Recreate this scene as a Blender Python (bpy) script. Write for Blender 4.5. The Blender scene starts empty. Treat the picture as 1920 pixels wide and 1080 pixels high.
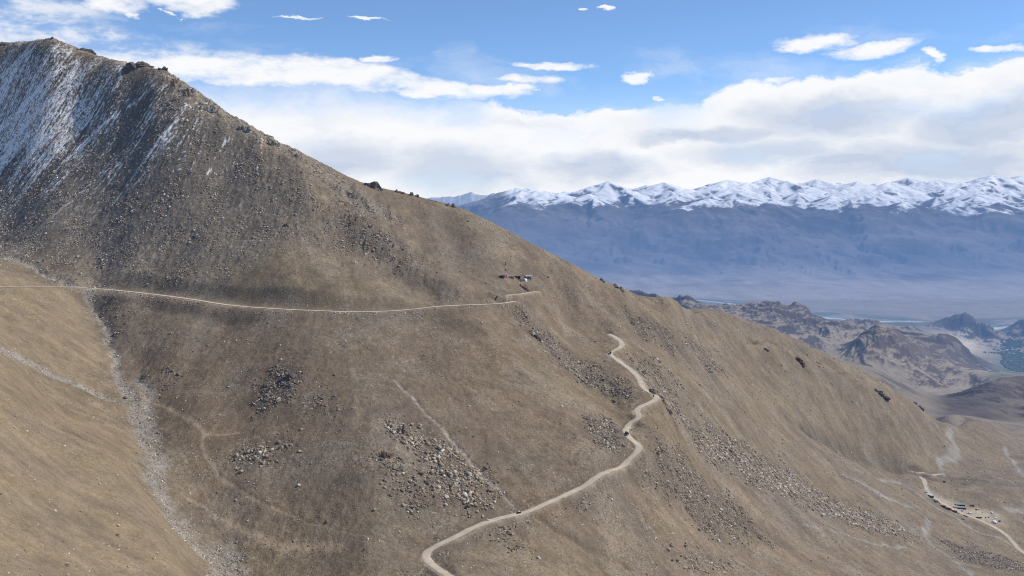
import bpy, math, random
import numpy as np
from mathutils import Vector, Matrix

random.seed(7)
RNG = np.random.default_rng(11)
S = bpy.context.scene
COL = S.collection

# ------------------------------------------------------------------ camera
F = 1867.0
TH = math.atan(155.0 / F)
cam = bpy.data.cameras.new("camera")
cam.sensor_width = 36.0
cam.lens = 36.0 * F / 1920.0
cam.clip_start = 1.0
cam.clip_end = 200000.0
camo = bpy.data.objects.new("camera", cam)
COL.objects.link(camo)
camo.rotation_euler = (math.pi / 2 - TH, 0, 0)
S.camera = camo
S.view_settings.view_transform = 'Standard'
S.view_settings.look = 'None'
S.view_settings.exposure = 0
S.cycles.max_bounces = 4
S.cycles.diffuse_bounces = 2
S.cycles.glossy_bounces = 1
S.cycles.use_denoising = False
S.cycles.pixel_filter_type = 'BLACKMAN_HARRIS'
S.cycles.filter_width = 1.15


def ray(px, py):
    """azimuth tangent x/y and height tangent z/y of the sight line through a pixel"""
    v = (540.0 - np.asarray(py, float)) / F
    u = (np.asarray(px, float) - 960.0) / F
    den = math.cos(TH) + v * math.sin(TH)
    return u / den, (-math.sin(TH) + v * math.cos(TH)) / den


# ------------------------------------------------------------------ noise
_perm = np.random.default_rng(3).permutation(4096).astype(np.int32)
_ga = np.random.default_rng(4).random(4096).astype(np.float32) * 2 * math.pi
_gx, _gy = np.cos(_ga), np.sin(_ga)


def perlin(x, y, seed=0):
    x = np.asarray(x, np.float32); y = np.asarray(y, np.float32)
    xi = np.floor(x); yi = np.floor(y)
    fx = x - xi; fy = y - yi
    xi = xi.astype(np.int32); yi = yi.astype(np.int32)
    u = fx * fx * fx * (fx * (fx * 6 - 15) + 10)
    w = fy * fy * fy * (fy * (fy * 6 - 15) + 10)

    def g(ix, iy, dx, dy):
        h = _perm[(_perm[(ix + seed * 131) & 4095] + iy) & 4095]
        return _gx[h] * dx + _gy[h] * dy
    a = g(xi, yi, fx, fy); b = g(xi + 1, yi, fx - 1, fy)
    c = g(xi, yi + 1, fx, fy - 1); d = g(xi + 1, yi + 1, fx - 1, fy - 1)
    a = a + u * (b - a); c = c + u * (d - c)
    return (a + w * (c - a)) * 1.5


def fbm(x, y, scale, octs, seed=0, gain=0.5):
    r = 0; amp = 1.0; f = 1.0 / scale
    for o in range(octs):
        r = r + amp * perlin(x * f + 17.3 * o, y * f - 9.1 * o, seed + o)
        amp *= gain; f *= 2.03
    return r


def ridged(x, y, scale, octs, seed=0, gain=0.5, warp=0.25):
    wx = perlin(x / scale * 1.3 + 5, y / scale * 1.3, seed + 50)
    wy = perlin(x / scale * 1.3, y / scale * 1.3 + 9, seed + 51)
    x = x + wx * scale * warp; y = y + wy * scale * warp
    r = 0; amp = 0.5; f = 1.0 / scale; w = 1.0
    for o in range(octs):
        n = 1.0 - np.abs(perlin(x * f + 31.7 * o, y * f + 11.1 * o, seed + o))
        n = n * n
        r = r + amp * n * w
        w = np.clip(n * 1.6, 0, 1)
        amp *= gain; f *= 2.07
    return r


def facets(x, y, scale, octs, seed=0, gain=0.5, warp=0.12):
    """sharp crests and plane faces"""
    wx = perlin(x / scale * 1.3 + 5, y / scale * 1.3, seed + 50)
    x = x + wx * scale * warp; r = 0; amp = 1.0; f = 1.0 / scale; tot = 0
    for o in range(octs):
        c, s_ = math.cos(.7 * o), math.sin(.7 * o)
        r = r + amp * (1 - 2.1 * np.abs(perlin((c * x + s_ * y) * f + 31.7 * o, (c * y - s_ * x) * f + 11.1 * o, seed + o)))
        tot += amp; amp *= gain; f *= 2.07
    return r / tot


def sstep(a, b, x):
    t = np.clip((x - a) / (b - a), 0, 1)
    return t * t * (3 - 2 * t)


# ------------------------------------------------------------------ control points: pixel of the photograph, distance in metres, noise amount
CP = """
0 1080 480 1; 200 1080 600 1; 420 1080 800 1; 600 1080 800 1; 850 1080 770 1; 1100 1080 850 1; 1400 1080 1050 1; 1700 1080 1400 1; 1920 1080 1600 1
0 850 680 1; 0 720 850 1; 200 850 850 1; 150 900 760 1; 300 1000 740 1; 100 760 960 1
0 640 1000 1; 100 700 1050 1; 150 680 1120 1; 120 620 1190 1; 0 590 1110 1; 0 540 1210 1; 60 570 1210 1
0 500 1340 1; 80 515 1400 1; 150 540 1345 1
170 575 1322 1; 215 660 1208 1; 240 740 1095 1; 285 850 980 1; 340 960 880 1
0 450 1620 1; 100 420 1560 1; 250 450 1440 1; 100 300 1760 1; 0 300 1880 1; 300 300 1580 1; 250 200 1760 1; 0 180 2080 1; 150 200 1870 1
300 552 1312 1; 460 577 1252 1; 380 450 1400 1; 420 330 1530 1; 700 583 1240 1; 860 573 1290 1; 965 565 1340 1; 1005 547 1400 1; 975 525 1425 1
540 480 1340 1; 640 500 1345 1; 620 400 1450 1; 520 300 1560 1; 740 450 1420 1
560 700 1085 1; 350 700 1122 1; 300 620 1226 1; 220 540 1334 1; 180 500 1430 1; 240 615 1252 1; 320 520 1345 1; 600 800 990 1; 385 820 1010 1; 330 850 990 1; 480 900 925 1; 700 900 900 1; 450 800 1025 1
800 700 1105 1; 900 800 1015 1; 860 650 1185 1; 1000 700 1190 1; 1100 800 1085 1; 800 1035 830 1; 965 962 900 1; 650 1000 845 1
1000 900 950 1; 1120 895 985 1; 1195 840 1065 1; 1175 805 1125 1; 1232 747 1230 1; 1190 700 1300 1; 1145 662 1370 1; 1140 625 1445 1; 1060 600 1430 1
760 500 1375 1; 850 450 1450 1; 950 480 1465 1; 1100 560 1510 1; 1200 650 1460 1; 1300 760 1420 1; 1280 680 1540 1
1200 950 1010 1; 1300 900 1200 1; 1100 1000 915 1; 1400 860 1420 1; 1500 900 1580 1; 1600 1000 1480 1; 1500 1000 1320 1; 1740 985 1830 1; 1640 910 1850 1
1780 945 2060 1; 1850 970 2000 1; 1920 1030 1880 1; 1720 890 2160 1; 1920 900 2330 1; 1840 900 2250 1
1400 760 1640 1; 1500 800 1870 1; 1600 838 2090 1; 1680 862 2220 1; 1740 880 2270 1; 1680 800 2300 1; 1760 850 2420 1
1300 640 1800 1; 1400 690 1930 1; 1400 640 2080 1; 1530 720 2150 1
1780 820 2600 1; 1850 840 2700 .8; 1900 870 2650 .8; 1850 800 3150 .8
"""
# silhouette points: pixel, distance of the crest; the ground behind drops away
RIDGE = [(-250, 130, 2550), (-120, 105, 2380), (0, 80, 2230), (40, 78, 2180), (62, 76, 2140), (98, 70, 2080), (140, 88, 2030), (180, 103, 1985), (240, 118, 1910), (308, 130, 1820),
         (370, 170, 1765), (430, 212, 1720), (520, 263, 1660), (600, 303, 1610), (650, 330, 1585), (700, 350, 1565), (740, 357, 1552), (780, 367, 1540), (860, 388, 1525), (920, 415, 1515),
         (1000, 458, 1510), (1060, 488, 1530), (1130, 525, 1570), (1180, 545, 1650), (1230, 560, 1780), (1300, 577, 2050), (1360, 585, 2150), (1400, 600, 2210),
         (1450, 618, 2290), (1500, 640, 2370), (1550, 664, 2420), (1600, 685, 2470), (1650, 712, 2510), (1700, 745, 2560), (1730, 768, 2600), (1762, 793, 2660)]
MID = """
1860 820 3300 .8; 1920 812 3400 .8; 1800 800 2950 .8; 1780 790 3400 .5
1820 790 3900 .8; 1900 790 4200 .8; 1920 740 4900 .9; 1870 716 5000 .9; 1920 722 5100 .9; 1830 735 5000 .9; 2050 700 5000 .9; 1790 765 4600 .6
1700 740 6000 .2; 1750 742 5800 .2; 1780 750 5400 .2; 1860 725 6300 .2; 1700 700 6500 .4; 1620 700 6600 .4; 1830 700 7000 .5
1640 622 7500 1; 1600 680 6900 .6; 1700 660 7300 1; 1760 690 7100 .9; 1820 712 6900 .7; 1640 640 8400 .6; 1560 660 7800 .35; 1500 640 7600 .35; 1450 640 7000 .5
1640 690 5300 .2; 1560 690 5000 .2; 1400 640 5000 .3; 1300 620 5000 .3
1780 628 9000 1; 1740 640 8800 .9; 1870 697 9300 .05; 1842 702 8300 .2; 1930 700 9300 .05; 1780 645 10200 .3
1480 583 9500 1; 1420 592 9300 1; 1350 590 9300 .9; 1290 575 9600 .9; 1220 560 9800 .9; 1100 560 9800 .9; 1560 607 9500 1; 1620 610 9600 .9; 1680 612 9700 1; 1740 625 9900 .6
1480 600 11500 .3; 1600 612 12000 .3; 1300 595 11500 .4
1900 690 10500 .05; 1860 665 11200 .03; 1920 660 11500 .03; 1990 680 11000 .1; 1800 655 11800 .02; 1770 635 12600 .02; 1850 655 12200 .05
1790 605 13500 .9; 1840 610 13300 .9; 1900 618 13200 .9; 1960 612 13400 .9; 1840 640 12700 .5; 1900 640 12700 .6; 1850 622 14600 .1
1740 603 15800 .02; 1600 606 15200 .02; 1500 598 15300 .03; 1900 600 16300 .02; 1400 580 17000 .03; 1300 565 17500 .03; 1200 555 17800 .03; 1000 560 17500 .03; 2000 600 16300 .02
600 560 17000 .05; 200 560 17000 .05; -100 560 17000 .05
"""
FARROW = [(20500, -1890, .02), (23500, -1840, .05), (26500, -1720, .3), (29500, -1430, .55), (32500, -1050, .7), (35500, -560, .8), (38500, -60, .9), (42500, 420, 1.0), (46500, 300, .9), (52000, -300, .5), (64000, -300, .3)]


def parse(txt):
    out = []
    for l in txt.strip().replace("\n", ";").split(";"):
        if l.strip():
            out.append([float(q) for q in l.split()])
    return out


pa, pl, pt, pn = [], [], [], []


def add_cp(a, Y, t, n):
    pa.append(float(a)); pl.append(math.log(Y)); pt.append(float(t)); pn.append(n)


for px, py, D, n in parse(CP) + parse(MID):
    a, t = ray(px, py); add_cp(a, D, t, n)
for px, py, D in RIDGE:
    a, t = ray(px, py); add_cp(a, D, t, 1)
    drop = 130 if px < 1150 else 90
    add_cp(a, D * 1.13, t - drop / (D * 1.13) - .02, 1)
    if px < 1500:
        add_cp(a, D * 1.45, t - .16, 1)
for px in range(-200, 1400, 200):       # hidden hollow behind the spur
    a, t = ray(px, 620); add_cp(a, 4200, t - .10, .5); add_cp(a, 6500, t - .04, .5)
for px in range(-400, 2400, 280):       # off-frame foreground below and beside the view
    a, t = ray(px, 540)
    for Y, tt in ((60, -.55), (120, -.47), (220, -.44), (380, -.41)):
        w = (px + 400) / 2800
        add_cp(a, Y, tt - .05 * w, 1)
for px, py, D in [(-250, 800, 600), (-250, 600, 1050), (-250, 500, 1400), (-250, 300, 2200), (2200, 1000, 2000), (2200, 850, 2700), (2200, 760, 4300), (2200, 1100, 1600)]:
    a, t = ray(px, py); add_cp(a, D, t, 1)
for px in range(-400, 2400, 160):
    a, t = ray(px, 500)
    for Y, z, n in FARROW:
        zz = z
        if Y > 30000:
            zz = z + (-260 if px < 950 else 0) * (1 if Y < 46000 else 0)
        add_cp(a, Y, zz / Y, n)

pa = np.array(pa); pl = np.array(pl); pt = np.array(pt); pn = np.array(pn)
KA = 2.2   # weight of azimuth against log distance


def tps(r2):
    return 0.5 * r2 * np.log(np.maximum(r2, 1e-12))


def fit(vals, lam):
    n = len(pa)
    P = np.stack([np.ones(n), pa * KA, pl], 1)
    r2 = (KA * (pa[:, None] - pa[None])) ** 2 + (pl[:, None] - pl[None]) ** 2
    A = np.zeros((n + 3, n + 3)); A[:n, :n] = tps(r2) + lam * np.eye(n); A[:n, n:] = P; A[n:, :n] = P.T
    b = np.zeros((n + 3, vals.shape[1])); b[:n] = vals
    return np.linalg.solve(A, b)


W = fit(np.stack([pt, pn], 1), 2e-5)


def evalrbf(a, l):
    """a, l arrays (any shape) -> t, n"""
    sh = a.shape
    a = a.ravel().astype(np.float32); l = l.ravel().astype(np.float32)
    out = np.empty((a.size, 2), np.float32)
    ca = (pa * KA).astype(np.float32); cl = pl.astype(np.float32); w = W.astype(np.float32)
    n = len(pa)
    for s in range(0, a.size, 40000):
        A = a[s:s + 40000, None] * KA; L = l[s:s + 40000, None]
        r2 = (A - ca[None]) ** 2 + (L - cl[None]) ** 2
        np.maximum(r2, 1e-9, out=r2)
        k = 0.5 * r2 * np.log(r2)
        out[s:s + 40000] = k @ w[:n] + w[n] + A * w[n + 1] + L * w[n + 2]
    return out[:, 0].reshape(sh), out[:, 1].reshape(sh)


# coarse table of the smooth surface in (azimuth, log distance), bicubically smooth enough at this pitch
TA = np.linspace(-1.0, 1.0, 520)
TL = np.linspace(math.log(55), math.log(70000), 1300)
ga, gl = np.meshgrid(TA, TL, indexing='ij')
T0, N0 = evalrbf(ga, gl)
# silhouette correction: nudge the crest until it stands where the photograph has it
rp = np.array(RIDGE, float)
ra, rt = ray(rp[:, 0], rp[:, 1])
rl = np.log(rp[:, 2])
crest_l = np.interp(TA, ra, rl); crest_t = np.interp(TA, ra, rt)
valid = sstep(ra[0] - .05, ra[0], TA) * (1 - sstep(ra[-1], ra[-1] + .02, TA))
for _ in range(4):
    win = np.abs(TL[None] - crest_l[:, None]) < .16
    tm = np.where(win, T0, -9).max(1)
    d = (crest_t - tm) * valid
    d = np.convolve(np.pad(d, 1, 'edge'), [.25, .5, .25], 'valid')
    T0 = T0 + d[:, None] * np.exp(-((TL[None] - crest_l[:, None]) / .10) ** 2)
T0 = T0.astype(np.float32)


def bil(tab, a, l, A=TA, L=TL):
    """Catmull-free bilinear lookup with smooth weights kept linear"""
    fa = np.clip((a - A[0]) / (A[1] - A[0]), 0, len(A) - 1.001)
    fl = np.clip((l - L[0]) / (L[1] - L[0]), 0, len(L) - 1.001)
    ia = fa.astype(np.int32); il = fl.astype(np.int32)
    u = (fa - ia).astype(np.float32); v = (fl - il).astype(np.float32)
    return (tab[ia, il] * (1 - u) + tab[ia + 1, il] * u) * (1 - v) + (tab[ia, il + 1] * (1 - u) + tab[ia + 1, il + 1] * u) * v


def base_z(X, Y):
    Yc = np.maximum(Y, 60.0)
    return bil(T0, X / Yc, np.log(Yc)) * Yc


def hit0(px, py, lo=300, hi=3600):
    """first point of the smooth surface on the sight line through a pixel"""
    a, t = ray(px, py)
    Y = np.exp(np.linspace(math.log(lo), math.log(hi), 3000))
    tt = bil(T0, np.full_like(Y, a), np.log(Y))
    k = np.argmax(tt >= t)
    if tt[k] < t:
        k = int(np.argmax(tt))
    return float(a * Y[k]), float(Y[k])


# ------------------------------------------------------------------ world grid (masks, fall-line streaks)
GX0, GX1, GY0, GY1, GS = -1300.0, 1900.0, 340.0, 3200.0, 2.5
gx = np.arange(GX0, GX1, GS, dtype=np.float32); gy = np.arange(GY0, GY1, GS, dtype=np.float32)
WX, WY = np.meshgrid(gx, gy, indexing='ij')
B0 = base_z(WX, WY).astype(np.float32)


def gsample(tab, X, Y):
    fx = np.clip((X - GX0) / GS, 0, tab.shape[0] - 1.001); fy = np.clip((Y - GY0) / GS, 0, tab.shape[1] - 1.001)
    ix = fx.astype(np.int32); iy = fy.astype(np.int32); u = fx - ix; v = fy - iy
    return (tab[ix, iy] * (1 - u) + tab[ix + 1, iy] * u) * (1 - v) + (tab[ix, iy + 1] * (1 - u) + tab[ix + 1, iy + 1] * u) * v


def blur(a, r):
    """three box passes of half width r cells"""
    if r < 1:
        return a
    for ax in (0, 1):
        for _ in range(3):
            p = np.pad(a, [(r + 1, r) if k == ax else (0, 0) for k in (0, 1)], 'edge')
            c = np.cumsum(p, axis=ax, dtype=np.float64)
            n = a.shape[ax]
            if ax == 0:
                a = (c[2 * r + 1:2 * r + 1 + n] - c[:n]) / (2 * r + 1)
            else:
                a = (c[:, 2 * r + 1:2 * r + 1 + n] - c[:, :n]) / (2 * r + 1)
            a = a.astype(np.float32)
    return a


def poly_mask(pts, soft=3, wob=14.0, seed=0):
    """soft mask on the ground inside an outline given by landmarks in the photograph"""
    P = [hit0(*p) for p in pts]
    xs = [p[0] for p in P]; ys = [p[1] for p in P]
    m = np.zeros(WX.shape, np.float32)
    pad = 60
    i0, i1 = [int(np.clip((q - GX0) / GS, 0, WX.shape[0])) for q in (min(xs) - pad, max(xs) + pad)]
    j0, j1 = [int(np.clip((q - GY0) / GS, 0, WX.shape[1])) for q in (min(ys) - pad, max(ys) + pad)]
    X = WX[i0:i1, j0:j1]; Y = WY[i0:i1, j0:j1]
    if X.size == 0:
        return m
    X = X + wob * fbm(X, Y, 60, 4, 200 + seed, .6); Y = Y + wob * fbm(X, Y, 60, 4, 230 + seed, .6)
    ins = np.zeros(X.shape, bool)
    n = len(P)
    for k in range(n):
        x0, y0 = P[k]; x1, y1 = P[(k + 1) % n]
        if abs(y1 - y0) < 1e-6:
            continue
        c = ((y0 > Y) != (y1 > Y)) & (X < (x1 - x0) * (Y - y0) / (y1 - y0) + x0)
        ins ^= c
    m[i0:i1, j0:j1] = blur(ins.astype(np.float32), soft)
    return m


def spline(P, step):
    """Catmull-Rom through points, resampled at a step"""
    P = np.array(P, float)
    Q = np.vstack([2 * P[0] - P[1], P, 2 * P[-1] - P[-2]])
    out = []
    for k in range(1, len(Q) - 2):
        p0, p1, p2, p3 = Q[k - 1], Q[k], Q[k + 1], Q[k + 2]
        n = max(2, int(np.linalg.norm((p2 - p1)[:2]) / step) + 1)
        for s in np.linspace(0, 1, n, endpoint=False):
            out.append(.5 * (2 * p1 + (p2 - p0) * s + (2 * p0 - 5 * p1 + 4 * p2 - p3) * s * s + (3 * p1 - p0 - 3 * p2 + p3) * s ** 3))
    out.append(P[-1])
    return np.array(out)


def line_mask(pts, w, wob=5.0, seed=0, world=False):
    P = spline(pts if world else [hit0(*p) for p in pts], 6.0)
    D = np.full(WX.shape, 1e4, np.float32)
    wv = np.interp(np.linspace(0, 1, len(P)), np.linspace(0, 1, len(w)), w) if hasattr(w, '__len__') else np.full(len(P), w)
    R = float(np.max(wv)) * 3 + 3 * wob + 10
    for k in range(len(P) - 1):
        x0, y0 = P[k]; x1, y1 = P[k + 1]
        i0, i1 = [int(np.clip((q - GX0) / GS, 0, WX.shape[0])) for q in (min(x0, x1) - R, max(x0, x1) + R)]
        j0, j1 = [int(np.clip((q - GY0) / GS, 0, WX.shape[1])) for q in (min(y0, y1) - R, max(y0, y1) + R)]
        X = WX[i0:i1, j0:j1]; Y = WY[i0:i1, j0:j1]
        if X.size == 0:
            continue
        X = X + WOBX[i0:i1, j0:j1] * wob; Y = Y + WOBY[i0:i1, j0:j1] * wob
        dx, dy = x1 - x0, y1 - y0
        t = np.clip(((X - x0) * dx + (Y - y0) * dy) / (dx * dx + dy * dy + 1e-6), 0, 1)
        d = np.hypot(X - x0 - t * dx, Y - y0 - t * dy) / wv[k]
        D[i0:i1, j0:j1] = np.minimum(D[i0:i1, j0:j1], d)
    return D      # distance in widths


WOBX = fbm(WX, WY, 45, 4, 301, .6); WOBY = fbm(WX, WY, 45, 4, 331, .6)

# fall-line streaks: noise smeared along the slope direction (line integral convolution)
Bs = blur(B0 + 9 * fbm(WX, WY, 170, 3, 77), 4)
dgx, dgy = np.gradient(Bs, GS)
gl_ = np.hypot(dgx, dgy) + 1e-6
ux = (dgx / gl_).astype(np.float32); uy = (dgy / gl_).astype(np.float32)


def lic(noise, steps, st):
    acc = noise.copy(); n = 1
    I, J = np.meshgrid(np.arange(noise.shape[0], dtype=np.float32), np.arange(noise.shape[1], dtype=np.float32), indexing='ij')
    for sg in (1, -1):
        x = I.copy(); y = J.copy()
        for _ in range(steps):
            xi = np.clip(x, 0, noise.shape[0] - 1).astype(np.int32); yi = np.clip(y, 0, noise.shape[1] - 1).astype(np.int32)
            x += sg * st * ux[xi, yi]; y += sg * st * uy[xi, yi]
            xi = np.clip(x, 0, noise.shape[0] - 1).astype(np.int32); yi = np.clip(y, 0, noise.shape[1] - 1).astype(np.int32)
            acc += noise[xi, yi]; n += 1
    acc /= n
    acc -= acc.mean(); acc /= acc.std() + 1e-9
    return acc


wn = RNG.standard_normal(WX.shape).astype(np.float32)
LF = lic(blur(wn, 0), 22, 1.0)
wn2 = blur(RNG.standard_normal(WX.shape).astype(np.float32), 2); wn2 /= wn2.std()
LM = lic(wn2, 26, 2.2)
wn3 = blur(RNG.standard_normal(WX.shape).astype(np.float32), 6); wn3 /= wn3.std()
LC = lic(wn3, 26, 4.5)

# ------------------------------------------------------------------ zones of the near mountainside
Z = {}
Z['gold'] = np.maximum(poly_mask([(-300, 700), (0, 655), (120, 722), (235, 790), (272, 860), (300, 950), (400, 1085), (200, 1300), (-300, 1300)], 5, 8, 1),
                       poly_mask([(-300, 480), (0, 505), (70, 528), (130, 552), (185, 615), (205, 680), (205, 735), (110, 705), (0, 648), (-300, 600)], 4, 8, 2))
Z['knoll'] = poly_mask([(395, 560), (440, 510), (500, 478), (560, 478), (640, 505), (740, 545), (800, 572), (650, 578), (470, 570)], 8, 16, 3)
Z['rocky'] = poly_mask([(-300, 100), (60, 85), (300, 140), (420, 225), (520, 290), (600, 350), (680, 440), (700, 500), (560, 470), (470, 480), (380, 530), (280, 545), (150, 530), (60, 500), (-300, 440)], 12, 20, 4)
Z['ridgeband'] = poly_mask([(305, 135), (330, 142), (440, 220), (560, 285), (650, 345), (760, 430), (700, 420), (600, 345), (520, 295), (430, 245), (330, 190)], 3, 8, 5)
CR = line_mask([(-100, 100), (0, 84), (40, 82), (98, 74), (140, 92), (180, 107), (240, 124), (308, 136), (400, 200), (520, 268)], 22, 4)
CR = np.exp(-CR ** 2).astype(np.float32)
Z['snowcore'] = poly_mask([(-80, 130), (60, 140), (190, 190), (200, 250), (110, 300), (20, 330), (-80, 340)], 10, 20, 8)
Z['midbrown'] = poly_mask([(420, 600), (700, 600), (900, 620), (1080, 740), (1150, 830), (1000, 920), (860, 900), (700, 780), (560, 900), (400, 860), (300, 740)], 14, 26, 71)
Z['olive'] = np.maximum(poly_mask([(420, 930), (640, 960), (800, 990), (780, 1100), (500, 1120)], 14, 26, 72), poly_mask([(860, 1010), (1000, 1040), (1300, 1100), (1000, 1150), (880, 1100)], 12, 20, 73))
Z['golden_ridge'] = poly_mask([(440, 235), (520, 275), (640, 360), (760, 460), (860, 545), (800, 555), (660, 465), (560, 390), (500, 310)], 8, 14, 6)
Z['darkpatch'] = poly_mask([(500, 280), (540, 330), (545, 420), (500, 455), (460, 400), (470, 330)], 9, 18, 7)
scree = [
    ([(738, 796), (775, 792), (830, 830), (880, 872), (905, 915), (890, 935), (840, 900), (790, 862), (755, 830)], 1.0, 'pale'),
    ([(800, 860), (880, 880), (925, 930), (955, 955), (900, 985), (850, 960), (800, 920)], .65, 'pale'),
    ([(705, 838), (735, 848), (790, 905), (795, 955), (740, 965), (712, 900)], .7, 'dark'),
    ([(490, 690), (560, 690), (560, 740), (520, 760), (490, 800), (465, 760)], .8, 'dark'),
    ([(560, 720), (600, 735), (610, 790), (570, 790)], .7, 'dark'),
    ([(450, 845), (490, 835), (510, 870), (480, 880), (450, 865)], .8, 'pale'),
    ([(520, 830), (560, 830), (560, 868), (525, 868)], .8, 'dark'),
    ([(1100, 790), (1150, 790), (1185, 820), (1180, 850), (1140, 862), (1110, 830)], .9, 'dark'),
    ([(1165, 868), (1250, 840), (1300, 880), (1390, 960), (1440, 1010), (1330, 990), (1230, 930)], .75, 'dark'),
    ([(1228, 748), (1262, 760), (1350, 815), (1500, 905), (1620, 955), (1720, 1000), (1690, 1012), (1560, 970), (1430, 915), (1300, 830)], .9, 'pale'),
    ([(905, 990), (960, 995), (1010, 1030), (1000, 1045), (945, 1020)], .8, 'dark'),
    ([(1760, 1010), (1850, 1035), (1925, 1060), (1900, 1075), (1800, 1050)], .9, 'dark'),
    ([(1175, 590), (1215, 590), (1280, 640), (1260, 660), (1200, 630)], .7, 'dark'),
    ([(1280, 635), (1310, 640), (1350, 690), (1330, 700)], .6, 'dark'),
    ([(960, 580), (1010, 600), (1120, 680), (1215, 740), (1190, 760), (1100, 720), (1000, 640)], .7, 'dark'),
    ([(1150, 670), (1250, 700), (1300, 760), (1230, 740)], .4, 'dark'),
    ([(300, 690), (345, 680), (345, 720), (300, 735)], .6, 'dark'),
    ([(170, 570), (215, 580), (240, 630), (215, 650)], .35, 'dark'),
    ([(640, 380), (700, 420), (780, 500), (700, 490), (640, 440)], .6, 'dark'),
    ([(880, 870), (900, 880), (930, 925), (905, 915)], .4, 'pale'),
    ([(1230, 1010), (1330, 1040), (1420, 1070), (1300, 1070)], .5, 'pale'),
    ([(960, 590), (990, 590), (1010, 620), (985, 620)], .5, 'pale'),
]
SD = np.zeros(WX.shape, np.float32); SP = np.zeros(WX.shape, np.float32)
for k, (pts, s, kind) in enumerate(scree):
    m = poly_mask(pts, 3, 15, 10 + k) * s
    if kind == 'dark':
        SD = np.maximum(SD, m)
    else:
        SP = np.maximum(SP, m)
patchy = .5 + .5 * fbm(WX, WY, 30, 4, 400, .65)
SD *= np.clip(.55 + .9 * patchy, 0, 1); SP *= np.clip(.55 + .9 * patchy, 0, 1)

SNL = np.full(WX.shape, 1e4, np.float32)
for p_, w_ in [([(150, 108), (110, 135), (60, 182), (0, 240)], [3, 5, 6]), ([(62, 90), (30, 115), (-10, 150)], 4), ([(226, 128), (225, 150), (215, 170)], [3, 4]), ([(330, 232), (300, 265), (270, 300), (238, 345), (205, 388)], [2, 4, 5, 4, 3]),
               ([(290, 158), (262, 185), (240, 200)], 4), ([(145, 115), (130, 145), (80, 200), (20, 262)], [4, 8, 10]), ([(215, 215), (180, 250), (120, 300), (90, 330)], [3, 8, 8]), ([(425, 270), (400, 300), (385, 330)], [3, 5]), ([(270, 330), (240, 360)], 3)]:
    SNL = np.minimum(SNL, line_mask(p_, w_, 5))
GULLY = [(-60, 470), (60, 500), (130, 532), (178, 580), (205, 640), (222, 700), (242, 750), (268, 800), (285, 850), (290, 900), (320, 950), (350, 1000), (385, 1040), (430, 1090), (520, 1200)]
GULLY2 = [(-60, 630), (0, 650), (60, 680), (120, 712), (180, 738), (238, 752)]
g1 = line_mask(GULLY, [8, 7, 5, 5, 5, 6, 8, 9, 11, 13, 10, 7, 6, 6], 7)
g2 = line_mask(GULLY2, [7, 7, 6, 5, 5], 5)
g3 = line_mask([(262, 690), (268, 720), (280, 745), (275, 780), (300, 850)], [5, 8, 8, 5], 5)
streams = [
    ([(1535, 848), (1565, 878), (1600, 897), (1650, 925), (1700, 948), (1732, 968), (1743, 983), (1736, 1000), (1752, 1022), (1790, 1050), (1830, 1085)], [3, 6, 6, 5, 5, 5, 6, 7, 6]),
    ([(1600, 880), (1680, 905), (1720, 925), (1745, 945), (1790, 968), (1825, 990), (1870, 1008), (1915, 1030)], [3, 4, 6, 5, 5, 4]),
    ([(1785, 806), (1777, 816), (1788, 828), (1793, 842), (1788, 856), (1770, 864), (1758, 868), (1766, 880), (1768, 888)], [5, 9, 10, 8, 6]),
    ([(1885, 838), (1890, 856), (1905, 870), (1925, 895)], [5, 7, 9]),
    ([(1890, 955), (1920, 958), (1960, 950)], [8, 10]),
    ([(1850, 700), (1885, 838)], [2, 2]) if False else ([(1500, 990), (1590, 1010), (1700, 1030)], [2, 3]),
]
st = np.full(WX.shape, 1e4, np.float32)
for p, w in streams:
    st = np.minimum(st, line_mask(p, w, 5))
RILL = [(742, 712), (765, 738), (790, 765), (820, 795), (850, 830), (885, 868), (915, 900), (945, 930), (964, 950)]
rill = line_mask(RILL, [1.4, 1.8, 1.6, 2.2, 1.7], 2)
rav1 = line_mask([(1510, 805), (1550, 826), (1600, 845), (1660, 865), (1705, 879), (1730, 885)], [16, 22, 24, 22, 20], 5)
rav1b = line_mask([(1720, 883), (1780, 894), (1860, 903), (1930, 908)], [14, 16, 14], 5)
rav2 = line_mask([(985, 958), (1010, 968), (1040, 988), (1080, 1010), (1120, 1035), (1180, 1065)], [4, 5, 6, 5, 4], 3)
rav3 = line_mask([(380, 690), (420, 640), (462, 585)], [5, 7, 4], 4)
track = line_mask([(262, 733), (280, 745), (310, 757), (345, 780), (372, 797), (386, 812), (381, 832), (386, 852), (400, 872), (412, 895), (432, 910), (480, 935), (540, 963), (640, 1000), (720, 1022)], [2.6, 2.6, 2.4, 1.6, 1.2, 1.2], 1.5)
track2 = line_mask([(386, 813), (420, 815), (450, 813)], 1.6, 1)
track = np.minimum(track, track2)
track = np.minimum(track, line_mask([(345, 925), (420, 975), (520, 1010), (640, 1030)], [1.5, 4, 5], 4))

dirtyard = poly_mask([(1735, 925), (1770, 935), (1830, 955), (1880, 965), (1895, 980), (1860, 990), (1800, 965), (1760, 945)], 4, 8, 61)
yard2 = poly_mask([(1800, 912), (1830, 910), (1835, 922), (1805, 925)], 4, 8, 62)

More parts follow.
